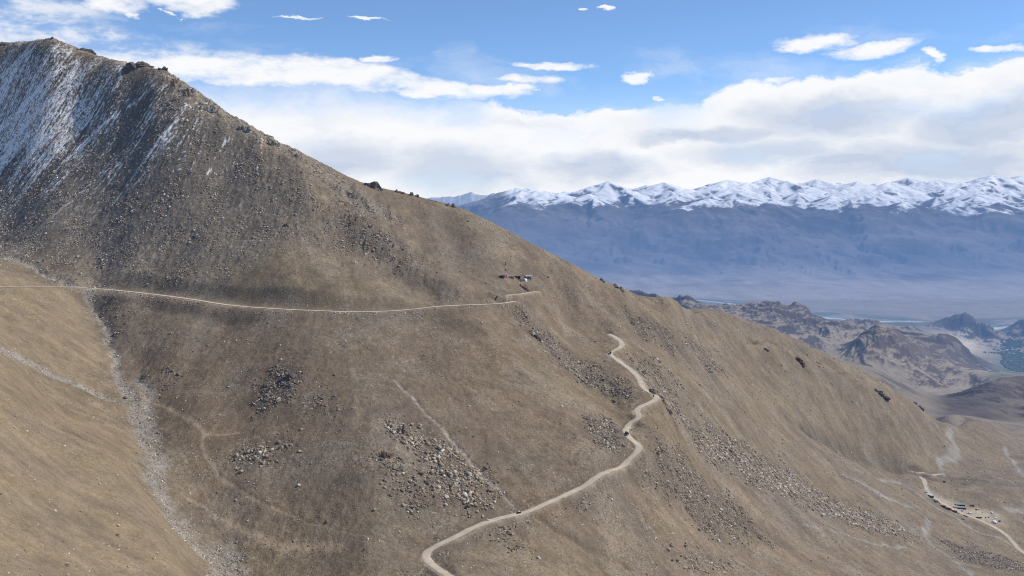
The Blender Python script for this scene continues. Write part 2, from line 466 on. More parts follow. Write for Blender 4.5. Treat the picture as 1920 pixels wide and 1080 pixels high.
# roads (landmarks in the photograph) with half width
ROADS = [
    ("upper", [(-200, 530, 1190), (-80, 536, 1205), (0, 538, 1228), (60, 538, 1275), (130, 538.5, 1325), (200, 543, 1338), (260, 549, 1328), (320, 556, 1306), (370, 563, 1284), (420, 571, 1264), (470, 576, 1250), (540, 580.5, 1238), (600, 583, 1234), (660, 585, 1236), (720, 584, 1243), (775, 580, 1256), (820, 575, 1270), (880, 572, 1292), (930, 570, 1316), (955, 567, 1332), (964, 565, 1340)], 3.0),
    ("zig", [(946, 556), (960, 552), (985, 549.5), (1008, 547)], 2.9),
    ("lower", [(1140, 625), (1152, 631), (1163, 641), (1166, 647), (1158, 654), (1146, 660), (1144, 665), (1152, 671), (1163, 679), (1180, 691), (1193, 703), (1200, 715), (1206, 726), (1218, 736), (1229, 742), (1231, 748), (1222, 753), (1205, 760), (1195, 767), (1195, 775), (1199, 781), (1190, 790), (1178, 798), (1173, 806), (1177, 816), (1186, 825), (1195, 832), (1198, 840), (1192, 851), (1178, 863), (1150, 880), (1110, 902), (1060, 928), (1010, 950), (970, 964), (925, 975), (890, 988), (850, 1009), (815, 1025), (801, 1035), (798, 1044), (805, 1055), (824, 1069), (852, 1088), (900, 1120)], 3.75),
    ("camp", [(1722, 892), (1731, 899), (1735, 911), (1738, 920), (1752, 933), (1770, 945), (1790, 956), (1810, 965), (1840, 976), (1862, 987), (1890, 1007), (1925, 1040)], 4.2),
    ("gorge", [(1706, 884), (1735, 886.5), (1766, 888.5)], 3.2),
]
road_paths = []


SPURS = [([(1235, 565), (1300, 604), (1370, 643), (1450, 657), (1530, 690), (1620, 735)], 28, 17), ([(1330, 598), (1400, 625), (1470, 645), (1560, 685)], 30, -15),
         ([(1160, 655), (1250, 702), (1330, 752), (1450, 842), (1560, 905)], 26, 9), ([(1190, 610), (1300, 690), (1400, 762), (1485, 800)], 30, -8),
         ([(985, 590), (1060, 660), (1130, 735), (1165, 790)], 24, -8), ([(1090, 560), (1180, 640), (1230, 700)], 26, 6), ([(880, 590), (960, 680), (1060, 790), (1120, 860)], 26, 6),
         ([(430, 245), (520, 305), (620, 400), (740, 480), (880, 560)], 34, 12), ([(640, 420), (720, 510), (830, 565)], 26, -6), ([(300, 560), (270, 640), (262, 700)], 22, -4), ([(420, 600), (350, 690), (300, 760)], 22, -4),
         ([(1200, 900), (1330, 985), (1450, 1075)], 26, -6), ([(1230, 840), (1400, 935), (1600, 1020)], 30, 7)]
SPUR = np.zeros(WX.shape, np.float32)
for p_, w_, h_ in SPURS:
    SPUR += h_ * np.exp(-line_mask(p_, float(w_), 8) ** 2)


def make_detail(X, Y, n):
    """height detail of the near ground"""
    lf = gsample(LF, X, Y); lm = gsample(LM, X, Y); lc = gsample(LC, X, Y)
    rock = gsample(Z['rocky'], X, Y); rb = gsample(Z['ridgeband'], X, Y); gold = gsample(Z['gold'], X, Y); kn = gsample(Z['knoll'], X, Y)
    sd = gsample(SD, X, Y); sp = gsample(SP, X, Y)
    rough = np.clip(.45 + .75 * rock + .6 * rb + .6 * sd + .5 * sp - .2 * gold - .2 * kn, .12, 1.6)
    rt = sstep(.02, .15, X / Y) * sstep(1150, 1500, Y)
    z = 3.0 * fbm(X, Y, 150, 3, 20) + .38 * lc * (1 - .75 * rt) + 1.2 * rt * fbm(X, Y, 60, 3, 25) + .26 * lm * (1 - .4 * gold) + .20 * lf * rough
    z += rough * (.9 * fbm(X, Y, 26, 3, 30, .6) + .75 * fbm(X, Y, 6.5, 3, 34, .7))
    z += rb * 10 * (ridged(X, Y, 34, 5, 40, .6) - .5)
    z += gsample(CR, X, Y) * 5 * (ridged(X, Y, 30, 4, 44, .55) - .45)
    z += gsample(SPUR, X, Y) + 7 * kn + .55 * fbm(X, Y, 13, 3, 55, .6) * np.clip(.7 + fbm(X, Y, 90, 3, 58), .2, 1.5)
    G = gsample(np.minimum(np.minimum(g1, g2), g3), X, Y)
    z -= 3.0 * np.exp(-G * G * .6)
    z -= 2.0 * np.exp(-gsample(st, X, Y) ** 2)
    z -= 1.6 * np.exp(-gsample(rill, X, Y) ** 2 * .5)
    z -= 19.0 * np.exp(-gsample(rav1, X, Y) ** 2 * 1.1)
    z -= 5.0 * np.exp(-gsample(rav1b, X, Y) ** 2 * 1.1)
    z -= 3.6 * np.exp(-gsample(rav2, X, Y) ** 2 * 1.2)
    z -= .6 * np.exp(-gsample(track, X, Y) ** 2)
    return z


# ------------------------------------------------------------------ mesh helper
def grid_mesh(name, V, nr, nc, cols=None):
    me = bpy.data.meshes.new(name)
    idx = np.arange(nr * nc, dtype=np.int32).reshape(nr, nc)
    q = np.stack([idx[:-1, :-1], idx[:-1, 1:], idx[1:, 1:], idx[1:, :-1]], -1).reshape(-1)
    nf = (nr - 1) * (nc - 1)
    me.vertices.add(nr * nc); me.vertices.foreach_set('co', V.astype(np.float32).ravel())
    me.loops.add(nf * 4); me.loops.foreach_set('vertex_index', q)
    me.polygons.add(nf); me.polygons.foreach_set('loop_start', np.arange(0, nf * 4, 4, dtype=np.int32))
    me.polygons.foreach_set('loop_total', np.full(nf, 4, np.int32))
    me.polygons.foreach_set('use_smooth', np.ones(nf, bool))
    me.update(calc_edges=True)
    if cols is not None:
        at = me.color_attributes.new('col', 'FLOAT_COLOR', 'POINT')
        c = np.ones((nr * nc, 4), np.float32); c[:, :cols.shape[1]] = cols
        at.data.foreach_set('color', c.ravel())
    return me


def tag(o, label=None, cat=None, group=None, kind=None):
    if label: o['label'] = label
    if cat: o['category'] = cat
    if group: o['group'] = group
    if kind: o['kind'] = kind
    return o


def link(name, me, mat=None, parent=None):
    o = bpy.data.objects.new(name, me)
    COL.objects.link(o)
    if mat is not None:
        me.materials.clear(); me.materials.append(mat)
    if parent is not None:
        o.parent = parent
    return o


# ------------------------------------------------------------------ materials
class NT:
    def __init__(s, tree):
        s.t = tree

    def n(s, typ, **kw):
        nd = s.t.nodes.new(typ)
        for k, v in kw.items():
            setattr(nd, k, v)
        return nd

    def l(s, a, b):
        s.t.links.new(a, b)

    def math(s, op, a, b=None, clamp=False):
        nd = s.n('ShaderNodeMath', operation=op); nd.use_clamp = clamp
        for i, v in enumerate((a, b)):
            if v is None: continue
            if isinstance(v, (int, float)): nd.inputs[i].default_value = v
            else: s.l(v, nd.inputs[i])
        return nd.outputs[0]

    def mixc(s, f, a, b, mode='MIX'):
        nd = s.n('ShaderNodeMix', data_type='RGBA', blend_type=mode)
        for i, v in ((0, f), (6, a), (7, b)):
            if isinstance(v, (int, float)): nd.inputs[i].default_value = v
            elif isinstance(v, tuple): nd.inputs[i].default_value = (*v, 1) if len(v) == 3 else v
            else: s.l(v, nd.inputs[i])
        return nd.outputs[2]

    def mr(s, v, a, b, c=0., d=1., smooth=True):
        nd = s.n('ShaderNodeMapRange', interpolation_type='SMOOTHSTEP' if smooth else 'LINEAR')
        s.l(v, nd.inputs[0])
        for i, q in zip((1, 2, 3, 4), (a, b, c, d)): nd.inputs[i].default_value = q
        return nd.outputs[0]


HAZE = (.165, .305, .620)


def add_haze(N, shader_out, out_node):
    """aerial perspective by distance and height in the world: haze mixed into the material as emission"""
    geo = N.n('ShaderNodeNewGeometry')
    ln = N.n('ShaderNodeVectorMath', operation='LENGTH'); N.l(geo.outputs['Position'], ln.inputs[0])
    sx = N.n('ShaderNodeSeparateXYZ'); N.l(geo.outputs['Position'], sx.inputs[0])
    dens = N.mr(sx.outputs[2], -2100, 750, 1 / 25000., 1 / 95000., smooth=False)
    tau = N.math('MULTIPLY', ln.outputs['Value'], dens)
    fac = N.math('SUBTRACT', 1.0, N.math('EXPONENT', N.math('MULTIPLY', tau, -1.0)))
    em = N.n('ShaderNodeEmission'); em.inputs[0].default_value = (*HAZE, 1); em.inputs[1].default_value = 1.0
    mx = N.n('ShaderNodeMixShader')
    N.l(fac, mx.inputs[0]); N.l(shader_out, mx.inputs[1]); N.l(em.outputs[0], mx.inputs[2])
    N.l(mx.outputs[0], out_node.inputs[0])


def new_mat(name):
    m = bpy.data.materials.new(name); m.use_nodes = True
    m.node_tree.nodes.clear()
    N = NT(m.node_tree)
    out = N.n('ShaderNodeOutputMaterial'); bs = N.n('ShaderNodeBsdfPrincipled')
    bs.inputs['Roughness'].default_value = .95
    bs.inputs['Specular IOR Level'].default_value = .15
    return m, N, bs, out


def ground_mat(name, sc1, sc2, bump, speck):
    m, N, bs, out = new_mat(name)
    at = N.n('ShaderNodeAttribute', attribute_name='col')
    tc = N.n('ShaderNodeNewGeometry')
    n1 = N.n('ShaderNodeTexNoise'); n1.inputs['Scale'].default_value = 1 / sc1; n1.inputs['Detail'].default_value = 5; n1.inputs['Roughness'].default_value = .7
    n2 = N.n('ShaderNodeTexNoise'); n2.inputs['Scale'].default_value = 1 / sc2; n2.inputs['Detail'].default_value = 4; n2.inputs['Roughness'].default_value = .75
    N.l(tc.outputs['Position'], n1.inputs['Vector']); N.l(tc.outputs['Position'], n2.inputs['Vector'])
    v1 = N.mr(n1.outputs[0], .3, .7, .82, 1.18, False); v2 = N.mr(n2.outputs[0], .3, .7, 1 - speck, 1 + speck, False)
    k = N.math('MULTIPLY', v1, v2)
    c = N.n('ShaderNodeVectorMath', operation='SCALE'); N.l(at.outputs['Color'], c.inputs[0]); N.l(k, c.inputs['Scale'])
    col = c.outputs[0]
    # pebbles and stones: irregular cells, some pale, some painted dark for their shade
    vo = N.n('ShaderNodeTexVoronoi'); vo.inputs['Scale'].default_value = 1 / (sc2 * .8)
    N.l(tc.outputs['Position'], vo.inputs['Vector'])
    sp = N.n('ShaderNodeSeparateColor'); N.l(vo.outputs['Color'], sp.inputs[0])
    rk = N.math('MULTIPLY', N.mr(sp.outputs[0], .80, .95, 0, 1), at.outputs['Alpha'])
    col = N.mixc(N.math('MULTIPLY', rk, .75), col, (.36, .315, .26))
    dk = N.math('MULTIPLY', N.mr(sp.outputs[1], .78, .98, 0, 1), at.outputs['Alpha'])
    col = N.mixc(N.math('MULTIPLY', dk, .6), col, (.05, .042, .036))
    N.l(col, bs.inputs['Base Color'])
    bp = N.n('ShaderNodeBump'); bp.inputs['Strength'].default_value = 1.0; bp.inputs['Distance'].default_value = bump
    hh = N.math('ADD', n2.outputs[0], N.math('MULTIPLY', vo.outputs['Distance'], -.5))
    N.l(hh, bp.inputs['Height']); N.l(bp.outputs[0], bs.inputs['Normal'])
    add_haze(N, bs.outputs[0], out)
    return m


def flat_mat(name, col, rough=.8, var=.12, scale=1.0, metal=0.):
    m, N, bs, out = new_mat(name)
    n1 = N.n('ShaderNodeTexNoise'); n1.inputs['Scale'].default_value = scale; n1.inputs['Detail'].default_value = 4
    tc = N.n('ShaderNodeTexCoord'); N.l(tc.outputs['Object'], n1.inputs['Vector'])
    k = N.mr(n1.outputs[0], .3, .7, 1 - var, 1 + var, False)
    c = N.n('ShaderNodeVectorMath', operation='SCALE'); c.inputs[0].default_value = col; N.l(k, c.inputs['Scale'])
    N.l(c.outputs[0], bs.inputs['Base Color'])
    bs.inputs['Roughness'].default_value = rough; bs.inputs['Metallic'].default_value = metal
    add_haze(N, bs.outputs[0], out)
    return m


M_NEAR = ground_mat('mountain_ground', 40, 2.0, .55, .22)
M_FAR = ground_mat('far_ground', 400, 90, 5, .06)

# ------------------------------------------------------------------ near mountainside mesh (fan-shaped grid)
NA = 1400
NEAR_A = np.linspace(-.72, .72, NA)
lmid = math.log(430)
NEAR_L = np.concatenate([np.linspace(math.log(60), lmid, 90, endpoint=False), np.linspace(lmid, math.log(3300), 1300)])
A2, L2 = np.meshgrid(NEAR_A, NEAR_L, indexing='ij')
Y2 = np.exp(L2).astype(np.float32); X2 = (A2 * Y2).astype(np.float32)
Zb = (bil(T0, A2, L2) * Y2).astype(np.float32)
Nn = bil(N0, A2, L2)
Zn = Zb + make_detail(X2, Y2, Nn) * np.clip(Nn, 0, 1) * sstep(60, 300, Y2)
# keep the far rim tucked below the next sheet
Zn -= sstep(3000, 3300, Y2) * 60


def near_z(X, Y):
    a = X / Y; l = np.log(Y)
    fa = np.clip((a - NEAR_A[0]) / (NEAR_A[1] - NEAR_A[0]), 0, NA - 1.001)
    fl = np.clip(np.interp(l, NEAR_L, np.arange(len(NEAR_L))), 0, len(NEAR_L) - 1.001)
    ia = fa.astype(int); il = fl.astype(int); u = fa - ia; v = fl - il
    return (Zn[ia, il] * (1 - u) + Zn[ia + 1, il] * u) * (1 - v) + (Zn[ia, il + 1] * (1 - u) + Zn[ia + 1, il + 1] * u) * v


def hit(px, py):
    """where the sight line through a landmark meets the finished near ground -> Vector"""
    a, t = ray(px, py)
    Y = np.exp(np.linspace(math.log(380), math.log(3200), 6000))
    tt = near_z(a * Y, Y) / Y
    k = int(np.argmax(tt >= t))
    if tt[k] < t: k = int(np.argmax(tt))
    return Vector((float(a * Y[k]), float(Y[k]), float(tt[k] * Y[k])))


# bring the finished crest exactly to the skyline of the photograph
for _ in range(3):
    wi = np.exp(-((NEAR_L[None] - np.interp(NEAR_A, ra, rl)[:, None]) / .07) ** 2) * (sstep(ra[0] - .05, ra[0], NEAR_A) * (1 - sstep(ra[-1], ra[-1] + .02, NEAR_A)))[:, None]
    tm = np.where(wi > .05, Zn / Y2, -9).max(1)
    d = np.where(tm > -5, np.interp(NEAR_A, ra, rt) - tm, 0)
    for _q in range(2):
        d = np.convolve(np.pad(d, 14, 'edge'), np.ones(29) / 29, 'valid')
    Zn = (Zn + d[:, None] * wi * Y2).astype(np.float32)
for name, pts, hw in ROADS:
    if len(pts[0]) == 3:
        P = []
        for px, py, D in pts:
            a, t = ray(px, py); P.append((a * D, D, t * D))
        P = spline(P, 2.0)
        road_paths.append([name, P[:, :2].copy(), P[:, 2].copy(), hw])
        continue
    P = [tuple(hit(*p))[:2] for p in pts]
    P = spline(P, 2.0)
    for c in (0, 1):
        P[:, c] = np.convolve(np.pad(P[:, c], 3, 'edge'), np.ones(7) / 7, 'valid')
    road_paths.append([name, P, None, hw])
# roads cut into the slope, with pale fill spilled below them
dust = np.zeros(Zn.shape, np.float32)
for rp_ in road_paths:
    name, P, z, hw = rp_
    if z is not None:
        continue
    # let the road follow the detailed ground, smoothed along its length
    ia = np.clip(np.searchsorted(NEAR_A, P[:, 0] / P[:, 1]), 0, NA - 1); il = np.clip(np.searchsorted(NEAR_L, np.log(P[:, 1])), 0, len(NEAR_L) - 1)
    z = Zn[ia, il].astype(float)
    k = 5
    for _ in range(2):
        z = np.convolve(np.pad(z, k, 'edge'), np.ones(2 * k + 1) / (2 * k + 1), 'valid')
    rp_[2] = z
Dr = np.full(Zn.shape, 1e4, np.float32); Zr = np.zeros(Zn.shape, np.float32); Hw = np.ones(Zn.shape, np.float32)
for name, P, z, hw in road_paths:
    R = 34.0
    for k in range(0, len(P) - 1):
        x0, y0 = P[k]; x1, y1 = P[k + 1]
        ylo, yhi = min(y0, y1) - R, max(y0, y1) + R
        j0, j1 = np.searchsorted(NEAR_L, [math.log(ylo), math.log(yhi)])
        am = min(x0, x1) - R; aM = max(x0, x1) + R
        i0, i1 = np.searchsorted(NEAR_A, [am / (ylo if am < 0 else yhi), aM / (yhi if aM < 0 else ylo)])
        if i1 <= i0 or j1 <= j0: continue
        X = X2[i0:i1, j0:j1]; Y = Y2[i0:i1, j0:j1]
        dx, dy = x1 - x0, y1 - y0
        t = np.clip(((X - x0) * dx + (Y - y0) * dy) / (dx * dx + dy * dy + 1e-9), 0, 1)
        d = np.hypot(X - x0 - t * dx, Y - y0 - t * dy)
        zr = z[k] + (z[k + 1] - z[k]) * t
        b = d < Dr[i0:i1, j0:j1]
        Dr[i0:i1, j0:j1] = np.where(b, d, Dr[i0:i1, j0:j1]); Zr[i0:i1, j0:j1] = np.where(b, zr, Zr[i0:i1, j0:j1])
        Hw[i0:i1, j0:j1] = np.where(b, hw, Hw[i0:i1, j0:j1])
nearroad = Dr < 33
flat = 1 - sstep(0, 1, (Dr - Hw - 1.2) / np.where(Hw == 3.0, 26.0, 5.0))
below = np.where(Hw == 3.0, sstep(-2.4, -.6, Zr - Zn), sstep(-.6, .8, Zr - Zn))
Zn = np.where(nearroad, Zn + (Zr - .25 - Zn) * flat, Zn)
dn = 5.5 + 3 * fbm(X2[nearroad], Y2[nearroad], 14, 3, 90)
dd = Dr[nearroad] - Hw[nearroad]
dust[nearroad] = np.where(below[nearroad] > .5, 1 - sstep(-.3, 1, dd / np.maximum(dn, 1.5)), .25 * (1 - sstep(0, 1, dd / 1.2)))


# colours of the near ground
def C(*c): return np.array(c, np.float32)


def mixv(c, m, col):
    return c + m[..., None] * (col - c)


GX_, GY_ = X2, Y2
lf = gsample(LF, X2, Y2); lm = gsample(LM, X2, Y2); lc = gsample(LC, X2, Y2)
big = fbm(X2, Y2, 260, 4, 500, .55); med = fbm(X2, Y2, 45, 4, 510, .6); fine = fbm(X2, Y2, 9, 3, 520, .7)
col = np.empty(X2.shape + (3,), np.float32); col[:] = C(.200, .150, .099)
col = mixv(col, np.clip(.8 * big + .45 * med + .16 * lm, 0, 1) * .6, C(.235, .178, .102))
col = mixv(col, np.clip(-.8 * big - .4 * med + .14 * lc, 0, 1) * .65, C(.17, .142, .115))
mb_ = gsample(Z['midbrown'], X2, Y2); col = mixv(col, mb_ * np.clip(.75 + .4 * med + .2 * lm, 0, 1) * .62, C(.158, .114, .074))
ol_ = gsample(Z['olive'], X2, Y2); col = mixv(col, ol_ * np.clip(.7 + .5 * med, 0, 1) * .6, C(.215, .172, .105))
rk = gsample(Z['rocky'], X2, Y2); rb = gsample(Z['ridgeband'], X2, Y2); gold = gsample(Z['gold'], X2, Y2)
col = mixv(col, rk * .85, C(.158, .132, .102))
col = mixv(col, gsample(Z['darkpatch'], X2, Y2) * .3, C(.12, .098, .08))
col = mixv(col, gsample(Z['golden_ridge'], X2, Y2) * np.clip(.7 + .4 * med, 0, 1) * .8, C(.26, .195, .125))
col = mixv(col, rb * .6, C(.25, .215, .175))
gm = np.clip(.85 + .25 * med, 0, 1) * gold
col = mixv(col, gm, C(.236, .178, .112))
col = mixv(col, gm * np.clip(med * .7 + .25 * lm, 0, 1) * .5, C(.225, .178, .10))
col = mixv(col, gm * np.clip(-med * .6 + .3 * lc, 0, 1) * .4, C(.215, .178, .138))
col = mixv(col, gsample(Z['knoll'], X2, Y2) * .8, C(.195, .15, .092))
rt_mask = sstep(.1, .25, X2 / Y2) * sstep(1300, 1500, Y2)
col = mixv(col, rt_mask * np.clip(.35 + .4 * big + .3 * med, 0, 1) * .75, C(.185, .146, .090))
sd = gsample(SD, X2, Y2); sp = gsample(SP, X2, Y2)
col = mixv(col, np.clip(sd * 1.1, 0, 1) * .7, C(.105, .088, .074))
col = mixv(col, np.clip(sp, 0, 1) * .7, C(.135, .105, .08))  # rubble ground darkened to paint shade between the stones
G = gsample(np.minimum(np.minimum(g1, g2), g3), X2, Y2)
col = mixv(col, np.exp(-(G * .85) ** 4) * np.clip(.85 + .3 * fine, 0, 1), C(.275, .25, .215))
stv = gsample(st, X2, Y2)
col = mixv(col, np.exp(-(stv * .8) ** 4) * .95, C(.27, .25, .215))
col = mixv(col, np.exp(-(gsample(rill, X2, Y2) * .8) ** 2) * np.clip(.6 + .7 * fine, 0, 1), C(.40, .36, .31))
col = mixv(col, np.exp(-(gsample(track, X2, Y2)) ** 2) * .9, C(.34, .26, .175))
col = mixv(col, np.exp(-gsample(rav1b, X2, Y2) ** 2) * .5, C(.12, .095, .07))  # fainter ravine shade painted along its shallow end
col = mixv(col, np.exp(-gsample(rav1, X2, Y2) ** 2) * .7, C(.11, .088, .062))  # shade of the ravine wall painted into the ground colour
col = mixv(col, np.clip(gsample(dirtyard, X2, Y2), 0, 1) * .9, C(.42, .35, .26))
col = mixv(col, np.clip(gsample(yard2, X2, Y2), 0, 1) * .6, C(.33, .285, .22))
blot = fbm(X2, Y2, 18, 4, 530, .7)
stony = sstep(.05, .55, fbm(X2, Y2, 70, 5, 540, .65) + .25 * lm)
col = mixv(col, stony * (1 - gold) * .35, C(.225, .190, .142))
col = mixv(col, sstep(.15, .7, -fbm(X2, Y2, 55, 5, 545, .65) + .15 * lm) * (1 - .6 * gold) * .38, C(.115, .09, .066))
col *= (1 + .10 * lf * (.25 + .9 * rk) + .055 * lm * (1 - .6 * rt_mask) * (1 - .4 * gold) + .02 * lc + .11 * fine + .11 * blot + .07 * med)[..., None]
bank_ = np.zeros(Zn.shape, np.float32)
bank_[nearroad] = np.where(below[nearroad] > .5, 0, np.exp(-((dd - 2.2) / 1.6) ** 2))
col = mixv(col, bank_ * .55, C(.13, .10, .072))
col = mixv(col, dust * np.clip(.8 + .5 * fine, 0, 1), C(.40, .335, .25))
# snow lying in the rills of the shaded upper bowl
elev = sstep(-40, 150, Zn)
leftw = 1 - sstep(-.50, -.24, X2 / Y2)
sn = .60 * lf + .42 * lm + .22 * lc + 1.5 * fbm(X2, Y2, 4.5, 2, 610) + 1.5 * (leftw - .62) + .9 * (elev - .75) + .6 * med + .4 * big + .75 * gsample(Z['snowcore'], X2, Y2) + 2.0 * np.exp(-gsample(SNL, X2, Y2) ** 2) - .28
sn = sstep(.5, 1.45, sn) * sstep(-60, 60, Zn) * (1 - sstep(-.28, -.18, X2 / Y2)) * np.clip(rk * 1.3, 0, 1)
col = mixv(col, sn, C(.95, .91, .85))
speck = np.clip(.34 + .35 * stony + .55 * rk + .6 * sd + .65 * sp + .6 * rb - .22 * gold + .35 * med, .05, 1) + .5 * np.exp(-G ** 2)
speck = np.clip(speck * (1 - dust), 0, 1)
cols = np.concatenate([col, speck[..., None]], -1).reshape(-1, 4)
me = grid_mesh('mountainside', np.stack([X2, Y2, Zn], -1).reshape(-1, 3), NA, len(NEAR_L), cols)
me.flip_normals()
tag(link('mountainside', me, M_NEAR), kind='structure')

# ------------------------------------------------------------------ valley, desert hills and snow range
NF = 1250
FA = np.linspace(-.62, .62, NF)
FL = np.concatenate([np.linspace(math.log(2950), math.log(14500), 560, endpoint=False), np.linspace(math.log(14500), math.log(33000), 220, endpoint=False), np.linspace(math.log(33000), math.log(47000), 300, endpoint=False), np.linspace(math.log(47000), math.log(60000), 70)])
A3, L3 = np.meshgrid(FA, FL, indexing='ij')
Y3 = np.exp(L3).astype(np.float32); X3 = (A3 * Y3).astype(np.float32)
Nz = np.clip(bil(N0, A3, L3), 0, 1.2)
Zf = (bil(T0, A3, L3) * Y3).astype(np.float32)
hills = 1 - sstep(16000, 22000, Y3)
r1 = ridged(X3, Y3, 1500, 7, 700, .52, .3)
r2 = ridged(X3 * .9 + Y3 * .35, Y3 * .8 - X3 * .3, 5600, 5, 720, .45, .3)
midamp = np.interp(Y3, [2900, 4500, 7000, 9500, 13500, 17000], [50, 120, 240, 300, 380, 240])
Zf += hills * Nz * midamp * (r1 - .52)
u3 = X3 + .25 * (Y3 - 40000)
r4 = .6 + .55 * (facets(u3, Y3 * .55, 2100, 5, 770, .48) - .35)
Zf += (1 - hills) * Nz * (850 * (r2 - .62) + (260 + 240 * sstep(27000, 37000, Y3)) * (r4 - .6))
Zf += (1 - Nz) * 3 * fbm(X3, Y3, 900, 3, 760)
# snow crest brought to its outline
SNOW = [(-400, 400), (500, 400), (830, 397), (870, 396), (905, 391), (930, 380), (946, 366), (955, 359), (970, 356), (990, 352), (1020, 357), (1050, 359), (1090, 355), (1125, 343), (1140, 340), (1160, 346), (1185, 352), (1210, 346),
        (1245, 342), (1265, 352), (1285, 358), (1300, 350), (1330, 347), (1365, 337), (1385, 345), (1400, 342), (1443, 332), (1460, 340), (1475, 337), (1500, 341), (1530, 336), (1560, 341), (1600, 340), (1640, 342),
        (1670, 340), (1702, 333), (1720, 340), (1740, 337), (1755, 336), (1780, 339), (1830, 339), (1860, 328), (1880, 337), (1915, 329), (1980, 336), (2200, 340)]
sa, stt = ray([p[0] for p in SNOW], [p[1] for p in SNOW])
tgt = np.interp(FA, sa, stt)
jag = 0
for o_, (sc_, am_) in enumerate(((.016, .0016), (.007, .0011), (.003, .0005))):
    jag = jag + am_ * (1 - 2 * np.abs(perlin(FA / sc_, FA * 0 + 5.3 + o_, 60 + o_)))
tgt = tgt + jag
wsn = sstep(34000, 40500, Y3) * (1 - sstep(47000, 52000, Y3))
for _ in range(3):
    tt = Zf / Y3
    mx_ = np.where(Y3 > 34000, tt, -9).max(1)
    d = tgt - .0050 - mx_
    ks = 5
    for _q in range(3):
        d = np.convolve(np.pad(d, ks, 'edge'), np.ones(2 * ks + 1) / (2 * ks + 1), 'valid')
    Zf += (d[:, None] * wsn * Y3).astype(np.float32)
# single peaks: pyramids with buttresses, the tall ones standing where the photograph shows them
rp_ = np.random.default_rng(21)
PK = [(962, 359), (990, 352), (1022, 357), (1060, 358), (1100, 352), (1140, 339), (1172, 350), (1212, 346), (1245, 341), (1285, 356), (1322, 348), (1365, 336), (1400, 341), (1443, 331), (1475, 338), (1500, 342), (1530, 335), (1575, 341),
      (1608, 339), (1640, 343), (1668, 340), (1702, 332), (1730, 339), (1755, 336), (1800, 340), (1828, 338), (1860, 327), (1888, 337), (1915, 328), (1975, 334), (2040, 338), (2110, 334)]
peaks = []
for px, py in PK:
    a, t = ray(px, py); Y = 41000 + rp_.uniform(-1300, 1300)
    peaks.append((a * Y, Y, t * Y, rp_.uniform(.36, .5)))
for k in range(62):
    px = rp_.uniform(955, 2120); q = rp_.random()
    a, t = ray(px, 351 + 27 * q); Y = 39600 - 5200 * q + rp_.uniform(-500, 500)
    peaks.append((a * Y, Y, t * Y, rp_.uniform(.34, .55)))
j0 = int(np.searchsorted(FL, math.log(25500))); j1 = int(np.searchsorted(FL, math.log(47500)))
Xs, Ys = X3[:, j0:j1], Y3[:, j0:j1]
wq = fbm(Xs, Ys, 1500, 4, 905, .55)
nz = facets(Xs, Ys * .7, 800, 4, 790, .5)
M_ = np.full(Xs.shape, -9e3, np.float32)
for (x, y, z, sl_) in peaks:
    i0, i1 = np.searchsorted(FA, [(x - 8500) / y, (x + 8500) / y])
    dx = Xs[i0:i1] - x; dy = Ys[i0:i1] - y
    th = np.arctan2(dy, dx); rr = np.hypot(dx, dy * .8)
    f1, f2 = rp_.uniform(0, 6.28, 2)
    md = np.maximum(1 + .24 * np.sin(3 * th + f1 + .9 * wq[i0:i1]) + .15 * np.sin(7 * th + f2 + 1.6 * wq[i0:i1]), .72)
    hgt = z - sl_ * rr * md - 12 + nz[i0:i1] * np.minimum(rr * .06, 55)
    M_[i0:i1] = np.maximum(M_[i0:i1], hgt)
Zf[:, j0:j1] = np.maximum(Zf[:, j0:j1], M_)

# paler range far behind, seen left of the main crest
fy_ = np.interp(FA, ray([-400, 700, 800, 860, 880, 900, 925, 945, 975, 1000], [0] * 10)[0], ray([0] * 10, [376, 375, 373, 369, 362, 369, 363, 368, 365, 372])[1]) + jag * .6
w2_ = (1 - sstep(ray(985, 0)[0], ray(1040, 0)[0], FA))[:, None] * np.exp(-((Y3 - 57500) / 1900) ** 2)
Zf += ((fy_[:, None] * Y3 - Zf) * w2_).astype(np.float32)
# the next sheet starts just under the near one
near_edge = 1 - sstep(2950, 3300, Y3)
Zf -= near_edge * 40

slope = np.zeros_like(Zf)
gxx = np.gradient(Zf, axis=0) / np.maximum(np.gradient(X3, axis=0), 1); gyy = np.gradient(Zf, axis=1) / np.gradient(Y3, axis=1)
slope = np.hypot(gxx, gyy)
big3 = fbm(X3, Y3, 3000, 5, 800, .6); med3 = fbm(X3, Y3, 500, 4, 820, .6)
cf = np.empty(X3.shape + (3,), np.float32); cf[:] = C(.29, .235, .168)
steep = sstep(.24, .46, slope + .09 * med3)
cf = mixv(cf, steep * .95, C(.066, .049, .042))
cf = mixv(cf, np.clip(big3, 0, 1) * .3, C(.20, .15, .12))
flatm = (1 - sstep(.03, .1, slope))
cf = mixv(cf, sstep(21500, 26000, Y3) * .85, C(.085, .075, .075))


def fblob(px, py, rx, ry, Yc):
    """soft patch round a landmark on the valley floor"""
    a, t = ray(px, py)
    return np.exp(-(((A3 - a) / (rx / F)) ** 2 + ((Y3 - Yc) / ry) ** 2))


def vlm(px, py):
    a, t = ray(px, py)
    Y = np.exp(np.linspace(math.log(5200), math.log(30000), 2500))
    k = np.clip(np.searchsorted(FA, a), 0, NF - 1)
    tt = np.interp(np.log(Y), FL, Zf[k] / np.exp(FL))
    # last crossing = ground of the open valley
    idx = np.nonzero((tt[1:] >= t) & (tt[:-1] < t))[0]
    kk = idx[0] if len(idx) else int(np.argmin(np.abs(tt - t)))
    return a, float(Y[kk]), float(tt[kk] * Y[kk])


